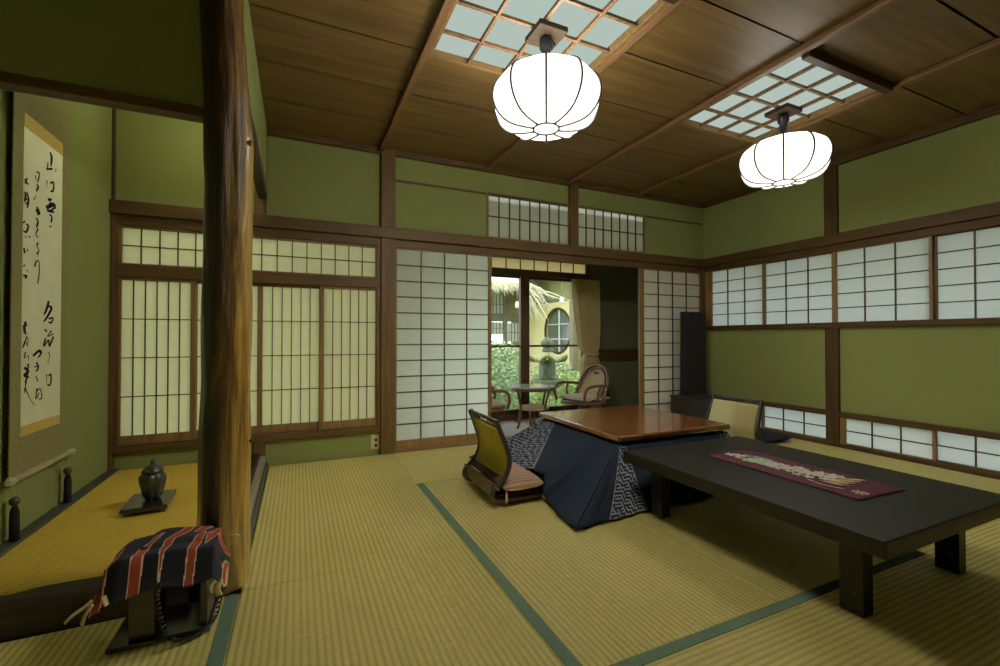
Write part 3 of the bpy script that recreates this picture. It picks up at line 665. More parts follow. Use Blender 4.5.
# pattern: slanting pointed bands, rust with a cream outline
bands = [  # centre line points (u, v), half widths
    ([(.035, .98), (.06, .70), (.10, .45), (.13, .30)], [.035, .035, .024, .004]),
    ([(.08, .20), (.14, .05)], [.03, .03]),
    ([(.285, 1.0), (.29, .72), (.315, .45), (.375, .25), (.43, .14)], [.046, .046, .048, .034, .004]),
    ([(.465, .98), (.475, .75), (.52, .42), (.60, .18), (.64, .0)], [.004, .028, .046, .044, .035]),
    ([(.73, .20), (.79, .0)], [.045, .045]),
    ([(.69, 1.0), (.725, .72), (.765, .45), (.785, .33)], [.036, .040, .030, .010]),
    ([(.805, .70), (.845, .45), (.885, .22), (.915, .02)], [.004, .038, .044, .044]),
    ([(.93, .24), (.985, .06)], [.03, .042]),
    ([(.975, .96), (.972, .70), (.985, .50)], [.020, .022, .022])]
def cpat(u, v):
    best = 9
    for pts, ws in bands:
        for (a, b), w0, w1 in zip(zip(pts, pts[1:]), ws, ws[1:]):
            A = Vector((a[0], a[1] * .6)); Bq = Vector((b[0], b[1] * .6)); p = Vector((u, v * .6)); d = Bq - A
            q = max(0, min(1, (p - A).dot(d) / d.dot(d))); dist = (p - A - d * q).length - (w0 + (w1 - w0) * q)
            best = min(best, dist)
    return 1 if best < -.008 else 2 if best < .002 else 0
m = MB(); m.grid(cl, 130, 90, cpat)
cloth = m.build('striped_cloth', ['cl_navy', 'cl_red', 'cl_white'], solid=.0025)
tag(cloth, 'black cloth with rust and cream stripes draped over the telephone', 'cloth')
def strand(pts, w): 
    MB().tube(catmull(pts, 5), w, 6, flat=(1.6, .5)).build('tassel', 'fringe', cloth)
strand([(-.582, 1.80, .180), (-.60, 1.795, .165), (-.625, 1.79, .150), (-.640, 1.785, .135)], .007)
strand([(-.575, 1.785, .175), (-.59, 1.775, .150), (-.595, 1.77, .125)], .007)
strand([(-.545, 1.772, .200), (-.54, 1.768, .188), (-.535, 1.768, .172)], .005)
strand([(-.238, 1.80, .170), (-.245, 1.785, .150), (-.240, 1.782, .125)], .007)
strand([(-.250, 1.79, .175), (-.265, 1.78, .160), (-.262, 1.778, .140)], .006)
strand([(-.232, 1.985, .245), (-.214, 1.982, .248), (-.198, 1.98, .238)], .003)

# ------------------------------------------------------------------ kotatsu
t = thing('kotatsu_table', (2.31, 2.71, 0), 'brown lacquered kotatsu table with dark blue quilt', 'table')
MB().box(1.81, 2.81, 2.205, 3.215, .350, .390, .012, seg=3).build('tabletop', 'kotatsu', t)
MB().box(1.845, 2.775, 2.24, 3.18, .312, .349, .004).build('top_frame', 'kotatsu_edge', t)
for x in (1.90, 2.72):
    for y in (2.30, 3.12): MB().box(x - .03, x + .03, y - .03, y + .03, 0, .330, .004).build('leg', 'kotatsu_edge', t)
K = [((1.832, 2.245), (1.311, 1.936, .012), 'p'), ((1.838, 2.226), (1.545, 1.964, .012), 'g'), ((1.875, 2.224), (1.825, 1.982, .012), 'p'),
     ((2.70, 2.224), (2.72, 1.99, .012), 'g'), ((2.785, 2.228), (2.95, 1.99, .012), 'p'), ((2.788, 2.32), (3.02, 2.25, .012), 'p'), ((2.788, 2.45), (3.02, 2.42, .105), 'p'), ((2.788, 2.70), (3.02, 2.80, .105), 'p'),
     ((2.788, 3.08), (3.04, 3.05, .012), 'g'), ((2.75, 3.192), (2.98, 3.52, .012), 'p'), ((1.93, 3.196), (1.75, 3.55, .012), 'g'),
     ((1.838, 3.185), (1.30, 3.46, .012), 'g'), ((1.832, 3.06), (1.31, 3.08, .02), 'g'), ((1.832, 2.99), (1.395, 2.54, .152), 'p'), ((1.832, 2.44), (1.402, 2.43, .140), 'p'), ((1.832, 2.36), (1.368, 2.335, .012), 'p')]
ZT = .332
def quilt_pt(i, s, v):
    a, b = K[i], K[(i + 1) % len(K)]
    T = Vector((*a[0], ZT)).lerp(Vector((*b[0], ZT)), s); Bq = Vector(a[1]).lerp(Vector(b[1]), s)
    p = T.lerp(Bq, v)
    sag = .028 * math.sin(PI * v); out = Vector((p.x - 2.31, p.y - 2.71, 0)).normalized()
    tip = 1 - abs(2 * s - 1) if False else 0
    p -= Vector((0, 0, 1)) * sag * .55 * (1 if Bq.z < .05 else .35)
    ph = i + s
    p += out * (v * (.010 * math.sin(2 * PI * ph * .9 + 1.0) + .007 * math.sin(2 * PI * ph * 2.3 + 4 * v) * math.sin(PI * s)))
    p.z = max(p.z, .0125)
    return p
m = MB(); gores = []
for i in range(len(K)):
    if K[i][2] == 'p': m.grid(lambda u, v, i=i: quilt_pt(i, u, v), 14, 24, 0)
bmesh.ops.remove_doubles(m.b, verts=m.b.verts, dist=1e-5)
q = m.build('kotatsu_quilt', 'navy', solid=.010); tag(q, 'dark navy kotatsu quilt with white key-fret gores under the brown table', 'quilt')
rnd = random.Random(3)
hz = [[rnd.random() < .5 for _ in range(64)] for _ in range(64)]
for r_ in range(64):                                    # break up long runs so the fret keeps turning
    for c_ in range(2, 64):
        if hz[r_][c_] == hz[r_][c_ - 1] == hz[r_][c_ - 2]: hz[r_][c_] = not hz[r_][c_]
def fret(a, b):
    ia, ib = int(math.floor(a)), int(math.floor(b))
    ci, cj = (ia // 3) % 64, (ib // 3) % 64; wa, wb = ia % 3 == 0, ib % 3 == 0
    if wa and wb: return 1
    if wb: return 1 if hz[cj][ci] else 0
    if wa: return 0 if hz[cj][ci] else 1
    return 0
def hem(pts): return pts
for i in range(len(K)):
    if K[i][2] != 'g': continue
    near = i in (1, 11, 12)
    nu, nv = (120, 110) if near else (24, 24)
    e = (Vector(K[(i + 1) % len(K)][1]) - Vector(K[i][1])); e.z = 0; e.normalize()
    cell = .0078
    def mi(u, v, i=i, e=e):
        if u < .022 or u > .978: return 1
        p = quilt_pt(i, u, v); a = p.dot(e) / cell; b = v * .47 / cell
        if i == 1 and u < .12 and v < .5: return 1 if int(v * 40) % 3 == 0 else 0
        return fret(a + 200, b + 4)
    mm = MB(); mm.grid(lambda u, v, i=i: quilt_pt(i, u, v), nu, nv, mi)
    g = mm.build('patterned_gore', ['navy_dk', 'fret'], q, solid=.010); g['label'] = 'navy gore with pale key-fret print'
# seam lines
for i in (1, 13):
    MB().tube([quilt_pt(i, 0, v / 20) + Vector((-.004, -.002, .002)) for v in range(21)], .0032, 5).build('seam', 'fret', q)

# ------------------------------------------------------------------ dark low table and runner
t = thing('low_table', (2.225, 1.43, 0), 'long dark brown lacquered low table in front of the kotatsu', 'table')
MB().box(1.735, 2.715, .797, 2.075, .279, .341, .005).build('tabletop', 'table', t)
for (a, b, y0, y1) in ((1.835, 1.898, .912, .992), (2.54, 2.603, .912, .992), (1.835, 1.898, 1.872, 1.952), (2.54, 2.603, 1.872, 1.952)):
    l = MB().box(a, b, y0, y1, .0024, .279, .003).build('leg', 'table', t)
    s = MB(); s.lathe([(.005, 0), (.004, .002)], (0, 0, 0), 10)
    for v in s.b.verts: v.co = Vector((a - v.co.z, (y0 + y1) / 2 - .01 + v.co.x, .075 + v.co.y))
    s.build('bolt', 'bronze', l)
RT = Matrix.Translation((2.25, 1.41, .3415)) @ Matrix.Rotation(math.radians(-1.5), 4, 'Z')
m = MB(RT); m.grid(lambda u, v: Vector((-.165 + .33 * u, -.375 + .75 * v, .0035 + .0012 * math.sin(9 * v + 3 * u) ** 2)), 16, 40, 0)
rn = m.build('table_runner', 'runner', solid=.003); tag(rn, 'maroon runner with pale embroidered flowers on the dark low table', 'runner')
def disc(m, x, y, r, rz=0, sx=1.0, sy=.5, mi=0):
    k = 10; c = m.b.verts.new((x, y, .0085)); ring = []
    for j in range(k):
        a = 2 * PI * j / k; u, v = r * sx * math.cos(a), r * sy * math.sin(a)
        ring.append(m.b.verts.new((x + u * math.cos(rz) - v * math.sin(rz), y + u * math.sin(rz) + v * math.cos(rz), .0062)))
    for j in range(k): m.b.faces.new((c, ring[j], ring[(j + 1) % k])).material_index = mi
rn2 = random.Random(11)
def flower(m, x, y, r, n=5, ph=0):
    for j in range(n):
        a = ph + 2 * PI * j / n; disc(m, x + .55 * r * math.cos(a), y + .55 * r * math.sin(a), .5 * r, a, 1.0, .62)
fl = MB(RT); pk = MB(RT); gr = MB(RT); yl = MB(RT); te = MB(RT)
# runner local: x across, y along (far end +)
for k in range(15):
    y = .33 - .035 * k if k < 2 else .13 - .0245 * (k - 2); x = -.035 + .018 * math.sin(k * 1.1) + .004 * k
    flower(fl, x + rn2.uniform(-.02, .02), y, .036, 5, k)
    if k > 2 and k % 3: flower(fl, x + .052 + rn2.uniform(-.012, .012), y + .01, .030, 5, k * .7)
    if k > 5 and k % 2: flower(fl, x - .052, y - .01, .025, 5, k * .3)
for k in range(5): disc(pk, -.06 + .008 * k, .275 - .022 * k, .022, 1.2 + .3 * k, 1, .55)
for k in range(9): disc(gr, -.055 + .026 * (k % 4), .215 - .022 * (k // 2), .038, .6 * k, 1.0, .45)
for k in range(8): disc(te, .015 + .018 * (k % 3), .27 - .03 * k * .7, .042, 1.1 + .35 * (k % 4), 1.0, .22)
for k in range(8): disc(yl, -.05 + .022 * k, -.20 - .012 * (k % 2), .045, -1.35 + .09 * k, 1.0, .16)
for a, b in (((-.095, -.13), (-.110, -.19)), ((-.110, -.19), (-.098, -.245)), ((-.098, -.245), (-.085, -.27))):
    for q_ in range(4): disc(yl, a[0] + (b[0] - a[0]) * q_ / 4, a[1] + (b[1] - a[1]) * q_ / 4, .010, 1.6, 1, .5)
o = fl.build('flower_embroidery', 'white', rn); o['label'] = 'chain of white embroidered blossoms'
pk.build('blossom_embroidery', 'pink', rn)['label'] = 'pale pink embroidered blossom sprig'
gr.build('leaf_embroidery', 'leafg', rn)['label'] = 'pale green embroidered leaves'
te.build('leaf_embroidery', 'teal', rn)['label'] = 'grey green embroidered leaves'
yl.build('tendril_embroidery', 'yellow', rn)['label'] = 'pale yellow embroidered tendrils'
cr = MB(RT)
for k in range(8): disc(cr, -.072 + .024 * math.cos(2 * PI * k / 8), -.325 + .024 * math.sin(2 * PI * k / 8), .0095, 2 * PI * k / 8, 1, .6)
flower(cr, -.072, -.325, .015, 5)
cr.build('crest', 'pink', rn)['label'] = 'small pale round crest near the runner end'

# ------------------------------------------------------------------ legless floor chairs
SP = [(.43, .018), (.25, .016), (.06, .016), (.005, .020), (-.030, .050), (-.030, .090), (.002, .125), (.050, .170), (.078, .235), (.080, .290), (.062, .350), (.036, .420), (.012, .480), (.002, .510)]
def floor_chair(X, label, dep=.43):
    loc = X.translation
    t = thing('floor_chair', tuple(loc), label, 'chair', 'legless floor chairs at the kotatsu')
    prof = [(min(x, dep), z) for x, z in SP]
    P = catmull([Vector((x, 0, z)) for x, z in prof], 6)
    H = .235
    for s in (-1, 1):
        f = []
        for p in P:
            k = 1.0 + .10 * max(0, (p.z - .30) / .2) * 1 - .02
            f.append((p.x, s * (H - .006 + .012 * math.sin(p.z * 9)) , p.z + .014 - .014 * min(1, p.z / .1)))
        MB(X).tube(f, .0155, 8, flat=(.85, 1.15)).build('side_rail', 'zframe', t)
    back = [p for p in P[30:] if p.z > .125]
    def at(z):
        for a, b in zip(back, back[1:]):
            if a.z <= z <= b.z: return a.x + (b.x - a.x) * (z - a.z) / max(1e-6, b.z - a.z)
        return back[-1].x
    def sheet(m, z0, z1, d0, d1, y0=-H + .012, y1=H - .012, n=12):
        # slab following the back profile between offsets d0 (rear) and d1 (front)
        A, Bq = [], []
        for k in range(n + 1):
            z = z0 + (z1 - z0) * k / n; x = at(z)
            A.append([m.b.verts.new((x + d0, y, z)) for y in (y0, y1)]); Bq.append([m.b.verts.new((x + d1, y, z)) for y in (y0, y1)])
        for k in range(n):
            for (p, q_) in (((A[k][0], A[k][1]), (A[k + 1][1], A[k + 1][0])), ((Bq[k][1], Bq[k][0]), (Bq[k + 1][0], Bq[k + 1][1])), ((A[k][0], A[k + 1][0]), (Bq[k + 1][0], Bq[k][0])), ((A[k][1], Bq[k][1]), (Bq[k + 1][1], A[k + 1][1]))):
                f = m.b.faces.new((*p, *q_)); f.smooth = True
        m.b.faces.new((A[0][0], Bq[0][0], Bq[0][1], A[0][1])); m.b.faces.new((A[n][0], A[n][1], Bq[n][1], Bq[n][0]))
    m = MB(X); sheet(m, .165, .458, -.010, .000); m.build('back_panel', 'olive', t)['label'] = 'olive fabric back of the floor chair'
    m = MB(X); sheet(m, .150, .475, .002, .016, -H + .03, H - .03); m.build('back_pad', 'cream', t)['label'] = 'cream front pad of the floor chair'
    m = MB(X)
    hy = .062
    sheet(m, .458, .474, -.012, .001, n=3); sheet(m, .494, .512, -.012, .006, n=3)
    sheet(m, .474, .494, -.012, .004, -H + .012, -hy - .02, 2); sheet(m, .474, .494, -.012, .004, hy + .02 - .055, H - .012, 2) if False else sheet(m, .474, .494, -.012, .004, hy, H - .012, 2)
    m.build('top_rail', 'zframe', t)
    m = MB(X); sheet(m, .132, .164, -.010, .008, n=3); m.box(-.026, -.004, -H + .01, H - .01, .050, .132, .004); m.build('lower_back_board', 'zbrown', t)
    MB(X).tube([(-.012, -H - .05, .115), (-.012, H + .05, .115)], .009, 8).build('hinge_bar', 'zframe', t)
    MB(X).box(.0, dep - .01, -H + .02, H - .02, .034, .056, .006).build('seat', 'zbrown', t)
    return t
X1 = Matrix.Translation((1.082, 2.655, 0))
floor_chair(X1, 'floor chair with olive back and pinkish cushion left of the kotatsu', .30)
X2 = Matrix.Translation((3.315, 2.540, 0)) @ Matrix.Rotation(PI, 4, 'Z')
floor_chair(X2, 'floor chair showing its cream front pad right of the kotatsu', .28)
def pillow(mb, x0, x1, y0, y1, z0, h, nu=22, nv=22, sag=None):
    def top(u, v, sgn):
        a = (abs(2 * u - 1)); b = abs(2 * v - 1)
        e = (1 - a ** 3.2) ** .55 * (1 - b ** 3.2) ** .55
        px = .03 * (x1 - x0) * (b ** 2) * (2 * u - 1) * -1; py = .03 * (y1 - y0) * (a ** 2) * (2 * v - 1) * -1
        return Vector((x0 + (x1 - x0) * u + px * (1 - a) , y0 + (y1 - y0) * v + py * (1 - b), z0 + h * (.5 + sgn * .5 * e)))
    mb.grid(lambda u, v: top(u, v, 1), nu, nv, 0); mb.grid(lambda u, v: top(u, v, -1), nu, nv, 0)
    bmesh.ops.remove_doubles(mb.b, verts=mb.b.verts, dist=1e-5); return mb
c1 = pillow(MB(), 1.115, 1.388, 2.375, 2.865, .058, .105).build('seat_cushion', 'cushion'); tag(c1, 'pinkish brown striped cushion on the left floor chair', 'cushion')
MB().tube([(1.37, 2.39, .10), (1.385, 2.375, .07), (1.385, 2.37, .03)], [.004, .006, .008], 6).build('tassel', 'cushion', c1)
MB().tube([(1.13, 2.39, .10), (1.12, 2.37, .07), (1.118, 2.365, .03)], [.004, .006, .008], 6).build('tassel', 'cushion', c1)
z = pillow(MB(), 3.86, 4.40, 2.74, 3.26, .001, .075).build('floor_cushion', 'zabuton'); tag(z, 'dark navy floor cushion on the mat by the right wall', 'cushion')

# ------------------------------------------------------------------ dressing mirror under a cover
t = thing('dressing_mirror', (4.17, 3.74, 0), 'tall narrow dressing mirror under black flecked cover in the far corner', 'mirror')
cb = MB().box(3.925, 4.405, 3.60, 3.865, .02, .325, .005).box(3.915, 4.415, 3.595, 3.868, .325, .345, .004).build('cabinet', 'cabinet', t)
for k in range(2):
    d = MB().box(3.945, 4.385, 3.590, 3.602, .04 + .14 * k, .17 + .14 * k, .003).build('drawer', 'cabinet', t)
    MB().lathe([(.008, 0), (.012, .006), (.008, .014)], (4.165, 3.586, .10 + .14 * k), 12).build('knob', 'bronze', d)
for x in (3.94, 4.39):
    for y in (3.615, 3.85): MB().box(x - .015, x + .015, y - .015, y + .015, 0, .021).build('foot', 'cabinet', t)
m = MB()
def cover(u, v):
    a = 2 * PI * u; w_, d_ = .183, .028
    return Vector((4.168 + w_ * max(-1, min(1, 1.25 * math.cos(a))) + .003 * math.sin(14 * u * PI + 3 * v), 3.755 + d_ * max(-1, min(1, 1.25 * math.sin(a))) + .004 * math.sin(18 * a) * (1 - v), .358 + .942 * v))
m.grid(cover, 60, 12, 0, wrap=True); m.box(3.988, 4.348, 3.728, 3.782, 1.292, 1.304, .004)
m.build('mirror_cover', 'mirror_cover', t)
m = MB(); m.box(4.02, 4.32, 3.74, 3.77, .345, .46, .003).box(3.965, 4.375, 3.72, 3.79, .345, .362, .004); m.build('mirror_frame', 'cabinet', t)

# ------------------------------------------------------------------ veranda beyond the shoji
VY, VZ = 5.15, -.05
struct(MB().box(.70, 4.60, YB + .125, VY + .12, VZ - .06, VZ).build('floor', 'carpet'), 'pale grey carpet of the veranda', 'floor')
struct(MB().box(.70, 4.60, PW + .08, VY + .12, 2.30, 2.36).build('ceiling', 'ver_ceil'), 'wood veranda ceiling', 'ceiling')
struct(MB().box(.62, .70, PW + .085, VY + .12, VZ, 2.36).build('wall_veranda_left', 'fusuma'), 'unseen end wall of the veranda on the left, paled to bounce light', 'wall')  # out of view, pale material chosen to throw more daylight onto the shoji
struct(MB().box(4.60, 4.68, PW + .085, VY + .12, VZ, 2.36).build('wall_veranda_right', 'ver_wall'), 'dark plaster end wall of the veranda on the right', 'wall')
w = MB(); w.box(.70, .98, VY, VY + .10, VZ, 2.30); w.box(3.70, 4.60, VY, VY + .10, VZ, 2.30); w.box(.98, 3.70, VY, VY + .10, 2.06, 2.30)
struct(w.build('wall_veranda_outer', 'ver_wall'), 'dark green plaster wall beside the curtain', 'wall')
trim(MB().box(3.66, 4.60, VY - .018, VY + .0, .665, .845, .004), 'fascia', 'dark brown rail on the veranda wall right of the curtain')
trim(MB().box(.98, 3.69, VY - .01, VY + .10, 1.825, 1.900, .004), 'fascia', 'dark lintel over the glass veranda doors')
trim(MB().box(.98, 3.69, VY - .01, VY + .10, VZ, .010, .004), 'fascia', 'dark sill under the glass veranda doors')
trim(MB().box(.94, .98, VY - .01, VY + .10, VZ, 2.06, .004).box(3.69, 3.72, VY - .01, VY + .10, VZ, 2.06, .004), 'fascia_z', 'jambs of the glass veranda doors')
panel('window_18', 'strip of small shoji panes above the glass veranda doors', 'window', 'Y', VY + .01, .98, 3.69, 1.90, 2.06, 1.0, 3.675, 1.902, 2.05, 13, 1, 'paper_warm', .012)
def glass_door(name, x0, x1, y, lab):
    f = MB(); r = .058
    f.box(x0, x0 + r, y, y + .032, .01, 1.83, .003).box(x1 - r, x1, y, y + .032, .01, 1.83, .003)
    f.box(x0 + r, x1 - r, y, y + .032, .01, .075, .003).box(x0 + r, x1 - r, y, y + .032, 1.785, 1.83, .003).box(x0 + r, x1 - r, y, y + .032, .885, .912, .003)
    o = struct(f.build(name, 'fascia_z'), lab, 'door')
    MB().box(x0 + r - .004, x1 - r + .004, y + .013, y + .018, .07, 1.79).build('pane', 'glass', o)
glass_door('door_3', .98, 1.80, VY + .055, 'glass veranda door hidden behind the tall shoji')
glass_door('door_4', 1.76, 2.705, VY + .018, 'glass veranda door left of the dark centre post, with shrubs behind')
glass_door('door_5', 2.655, 3.69, VY + .055, 'glass veranda door with the stone lantern behind it')
trim(MB().box(2.640, 2.768, VY - .006, VY + .015, .01, 1.83, .004), 'fascia_z', 'dark centre post of the glass veranda doors')
# curtain
def cur(u, v):
    # u across, v from top (0) to floor (1)
    z = 1.80 - 1.81 * v
    if z > .78:
        q = (1.80 - z) / 1.02; xl = 3.365 + .145 * q ** 1.25; xr = 3.815 - .03 * math.sin(q * PI / 2)
    else:
        q = min(1, (.78 - z) / .25); xl = 3.51 - .01 * q; xr = 3.785 + .02 * q
    pin = math.exp(-((z - .78) / .05) ** 2)
    xl += .05 * pin; xr -= .04 * pin
    d = .062 - .03 * pin; x = xl + (xr - xl) * u
    if z > 1.70: d *= .75
    return Vector((x, 5.045 - d * (2 * abs(math.sin(u * PI * 9 + .35 * math.sin(4 * z))) ** .8 - 1) + .008 * math.sin(3 * u + 7 * z), z))
m = MB(); m.grid(cur, 150, 60, 0)
cu = m.build('curtain', 'curtain', solid=.004); tag(cu, 'tan pleated curtain gathered at the right of the garden window', 'curtain')
MB().tube([(3.55 + .205 * k / 8, 4.985 - .02 * math.sin(PI * k / 8), .775 + .02 * (k - 4) ** 2 / 16) for k in range(9)], .014, 8, flat=(.6, 1.6)).build('tie_back', 'curtain', cu)
MB().tube([(3.28, 5.02, 1.815), (3.83, 5.02, 1.815)], .012, 8).build('curtain_rail', 'fascia', cu)

# rattan table
tx, ty = 2.575, 4.72
t = thing('rattan_table', (tx, ty, VZ), 'small round rattan table with glass top on the veranda', 'table')
MB().lathe([(.262, .462), (.268, .466), (.268, .476), (.262, .480)], (tx, ty, VZ), 36).build('glass_top', 'tglass', t)
MB().tube([(tx + .27 * math.cos(2 * PI * k / 32), ty + .27 * math.sin(2 * PI * k / 32), VZ + .448) for k in range(32)], .016, 8, closed=True).build('rim', 'rattan', t)
for k in range(4):
    a = 2 * PI * k / 4 + .35; c_, s_ = math.cos(a), math.sin(a)
    MB().tube(catmull([(tx + r * c_, ty + r * s_, VZ + h) for r, h in ((.262, .445), (.232, .36), (.205, .25), (.210, .12), (.262, .0))], 6), .0145, 8).build('leg', 'rattan', t)
MB().lathe([(.195, .205), (.200, .212), (.200, .222), (.195, .228)], (tx, ty, VZ), 30).build('shelf', 'cane', t)
MB().lathe([(.035, 0.0), (.04, .06), (.032, .12), (.04, .204)], (tx, ty, VZ), 14).build('pedestal', 'rattan', t)

# rattan chairs (local: faces +x)
def rattan_chair(X, label):
    t = thing('rattan_chair', tuple(X.translation), label, 'chair', 'rattan chairs on the veranda')
    hoop = [(-.06, -.235, .27), (-.10, -.245, .38), (-.165, -.225, .53), (-.215, -.15, .655), (-.235, 0, .705), (-.215, .15, .655), (-.165, .225, .53), (-.10, .245, .38), (-.06, .235, .27)]
    H = catmull(hoop, 7); MB(X).tube(H, .018, 10).build('back_hoop', 'rattan', t)
    inner = [Vector((p.x + .012, p.y * .84, .28 + (p.z - .28) * .90)) for p in H]
    MB(X).tube(inner, .011, 8).build('inner_hoop', 'rattan', t)
    m = MB(X); n = len(inner)
    for i in range(n // 2):
        a, b, c_, d = inner[i], inner[i + 1], inner[n - 2 - i], inner[n - 1 - i]
        for k in range(8):
            f = lambda p, q, w: p.lerp(q, w) - Vector((.05 * w * (1 - w), 0, 0))
            m.b.faces.new([m.b.verts.new(v) for v in (f(a, d, k / 8), f(a, d, (k + 1) / 8), f(b, c_, (k + 1) / 8), f(b, c_, k / 8))]).smooth = True
    bmesh.ops.remove_doubles(m.b, verts=m.b.verts, dist=1e-4)
    m.build('woven_back', 'cane', t, solid=.008)
    m = MB(X); m.tube([(-.196, -.050, .612), (-.204, -.025, .606), (-.206, 0, .604), (-.204, .025, .606), (-.196, .050, .612)], [.006, .016, .018, .016, .006], 8, flat=(.7, 1.0)); m.build('hand_grip', 'fascia', t)
    for s in (-1, 1):
        arm = catmull([(-.13, s * .245, .46), (.02, s * .285, .475), (.18, s * .285, .475), (.255, s * .275, .44), (.275, s * .265, .36), (.25, s * .255, .27)], 6)
        MB(X).tube(arm, .018, 10).build('arm', 'rattan', t)
        MB(X).tube(catmull([(.02, s * .285, .47), (.06, s * .275, .40), (.05, s * .26, .29)], 5), .014, 8).build('arm_brace', 'rattan', t)
    seat = [(.27 * math.cos(a) + .02, .255 * math.sin(a), .265) for a in [2 * PI * k / 28 for k in range(28)]]
    MB(X).tube(seat, .020, 8, closed=True).build('seat_ring', 'rattan', t)
    MB(X).lathe([(.20, .250), (.225, .262), (.225, .27)], (.02, 0, 0), 28).build('seat_base', 'cane', t)
    pillow(MB(X), -.225, .265, -.235, .235, .272, .075).build('seat_pad', 'seatpad', t)
    MB(X).lathe([(.06, .12), (.05, .17), (.12, .245)], (.02, 0, 0), 18).build('swivel', 'rattan', t)
    ring = [(.21 * math.cos(2 * PI * k / 28) + .02, .21 * math.sin(2 * PI * k / 28), .018) for k in range(28)]
    MB(X).tube(ring, .018, 8, closed=True).build('foot_ring', 'rattan', t)
    for k in range(4):
        a = PI / 4 + k * PI / 2
        MB(X).tube(catmull([(.02 + .04 * math.cos(a), .04 * math.sin(a), .16), (.02 + .15 * math.cos(a), .15 * math.sin(a), .11), (.02 + .21 * math.cos(a), .21 * math.sin(a), .025)], 5), .014, 8).build('leg', 'rattan', t)
rattan_chair(Matrix.Translation((3.30, 4.66, VZ)) @ Matrix.Rotation(math.radians(190), 4, 'Z'), 'rattan armchair with round back beside the curtain')
rattan_chair(Matrix.Translation((1.875, 4.70, VZ)) @ Matrix.Rotation(math.radians(-6), 4, 'Z'), 'rattan armchair half hidden behind the tall shoji door')

# ------------------------------------------------------------------ garden
GZ = -.50
struct(MB().box(-14, 24, -14, 26, GZ - .1, GZ).build('ground', 'ground'), 'mossy garden ground', 'ground')
lx, ly = 4.16, 7.05
t = thing('stone_lantern', (lx, ly, GZ), 'weathered stone lantern in the garden beyond the glass doors', 'lantern')
MB().lathe([(.27, 0), (.29, .04), (.27, .13), (.20, .18)], (lx, ly, GZ), 6).build('base', 'stone', t)
MB().lathe([(.155, .17), (.145, .22), (.12, .40), (.125, .52), (.15, .58)], (lx, ly, GZ), 20).build('shaft', 'stone', t)
MB().lathe([(.16, .575), (.27, .64), (.31, .68), (.31, .735), (.24, .755)], (lx, ly, GZ), 12).build('platform', 'stone', t)
fb = MB().lathe([(.165, .75), (.17, .78), (.165, 1.07), (.17, 1.09)], (lx, ly, GZ), 6).build('fire_box', 'stone', t)
for k in range(3):
    a = -PI / 2 + (k - 1) * PI / 3 * 1.0 - .25
    q = MB(); q.box(-.055, .055, -.012, .012, .84, 1.0, .004)
    Rz = Matrix.Translation((lx + .146 * math.cos(a), ly + .146 * math.sin(a), GZ)) @ Matrix.Rotation(a + PI / 2, 4, 'Z')
    for v in q.b.verts: v.co = Rz @ v.co
    q.build('opening', 'dark_glass', fb)
def cap(u, v):
    a = 2 * PI * u; r = .04 + .33 * v; six = 1 + .10 * math.cos(6 * a) * v ** 2
    return Vector((lx + r * six * math.cos(a), ly + r * six * math.sin(a), GZ + 1.275 - .15 * v ** .9 + .10 * max(0, v - .7) / .3 * (.5 + .5 * math.cos(6 * a))))
m = MB(); m.grid(cap, 48, 14, 0, wrap=True)
def cap2(u, v):
    p = cap(u, 1.0); c_ = Vector((lx, ly, GZ + 1.09)); q = p.lerp(Vector((c_.x, c_.y, p.z)), v * .75); q.z = p.z - .055 - (.02 * v); return q if v > 0 else Vector((p.x, p.y, p.z - .05))
m.grid(cap2, 48, 4, 0, wrap=True)
m.grid(lambda u, v: cap(u, 1.0) - Vector((0, 0, .05 * v)), 48, 1, 0, wrap=True)
bmesh.ops.remove_doubles(m.b, verts=m.b.verts, dist=1e-4)
m.build('cap', 'lantern_cap', t)
MB().lathe([(.09, 1.25), (.10, 1.29), (.075, 1.32), (.10, 1.35), (.125, 1.395), (.115, 1.44), (.07, 1.485), (.015, 1.53)], (lx, ly, GZ), 18).build('finial', 'stone', t)

def shrub(x, y, z, rx, ry, h, n, mat, label, size=.05, seed=0):
    rr = random.Random(seed); m = MB(); st = MB()
    for k in range(9):
        a = rr.uniform(0, 2 * PI); q = rr.uniform(.3, .9)
        st.tube([(x, y, z), (x + rx * .5 * q * math.cos(a), y + ry * .5 * q * math.sin(a), z + h * .45), (x + rx * q * math.cos(a), y + ry * q * math.sin(a), z + h * rr.uniform(.7, .95))], [.010, .007, .003], 5)
    for k in range(n):
        while True:
            p = Vector((rr.uniform(-1, 1), rr.uniform(-1, 1), rr.uniform(-1, 1)))
            if .35 < p.length < 1: break
        c_ = Vector((x + p.x * rx, y + p.y * ry, z + h * .52 + p.z * h * .5)); s_ = size * rr.uniform(.6, 1.3)
        d = Vector((rr.uniform(-1, 1), rr.uniform(-1, 1), rr.uniform(-.5, .6))).normalized(); e = d.cross(Vector((rr.uniform(-1, 1), rr.uniform(-1, 1), rr.uniform(-1, 1)))).normalized()
        pts = [c_ - d * s_, c_ + e * s_ * .35, c_ + d * s_, c_ - e * s_ * .35]
        m.b.faces.new([m.b.verts.new(v) for v in pts])
    o = st.build('shrub', 'grey_wood'); tag(o, label, 'shrub', 'garden shrubs')
    m.build('foliage', mat, o, recalc=False)
    return o
shrub(2.75, 6.35, GZ, .62, .45, 1.15, 2600, 'leaf', 'tall pale leafy shrub behind the left glass door', .045, 1)
shrub(3.75, 8.6, GZ, .85, .6, 1.45, 2200, 'leaf', 'airy shrub behind the dark centre post', .06, 2)
shrub(4.85, 7.3, GZ, .42, .45, .85, 1300, 'leaf2', 'low fresh green shrub to the right of the stone lantern', .05, 3)
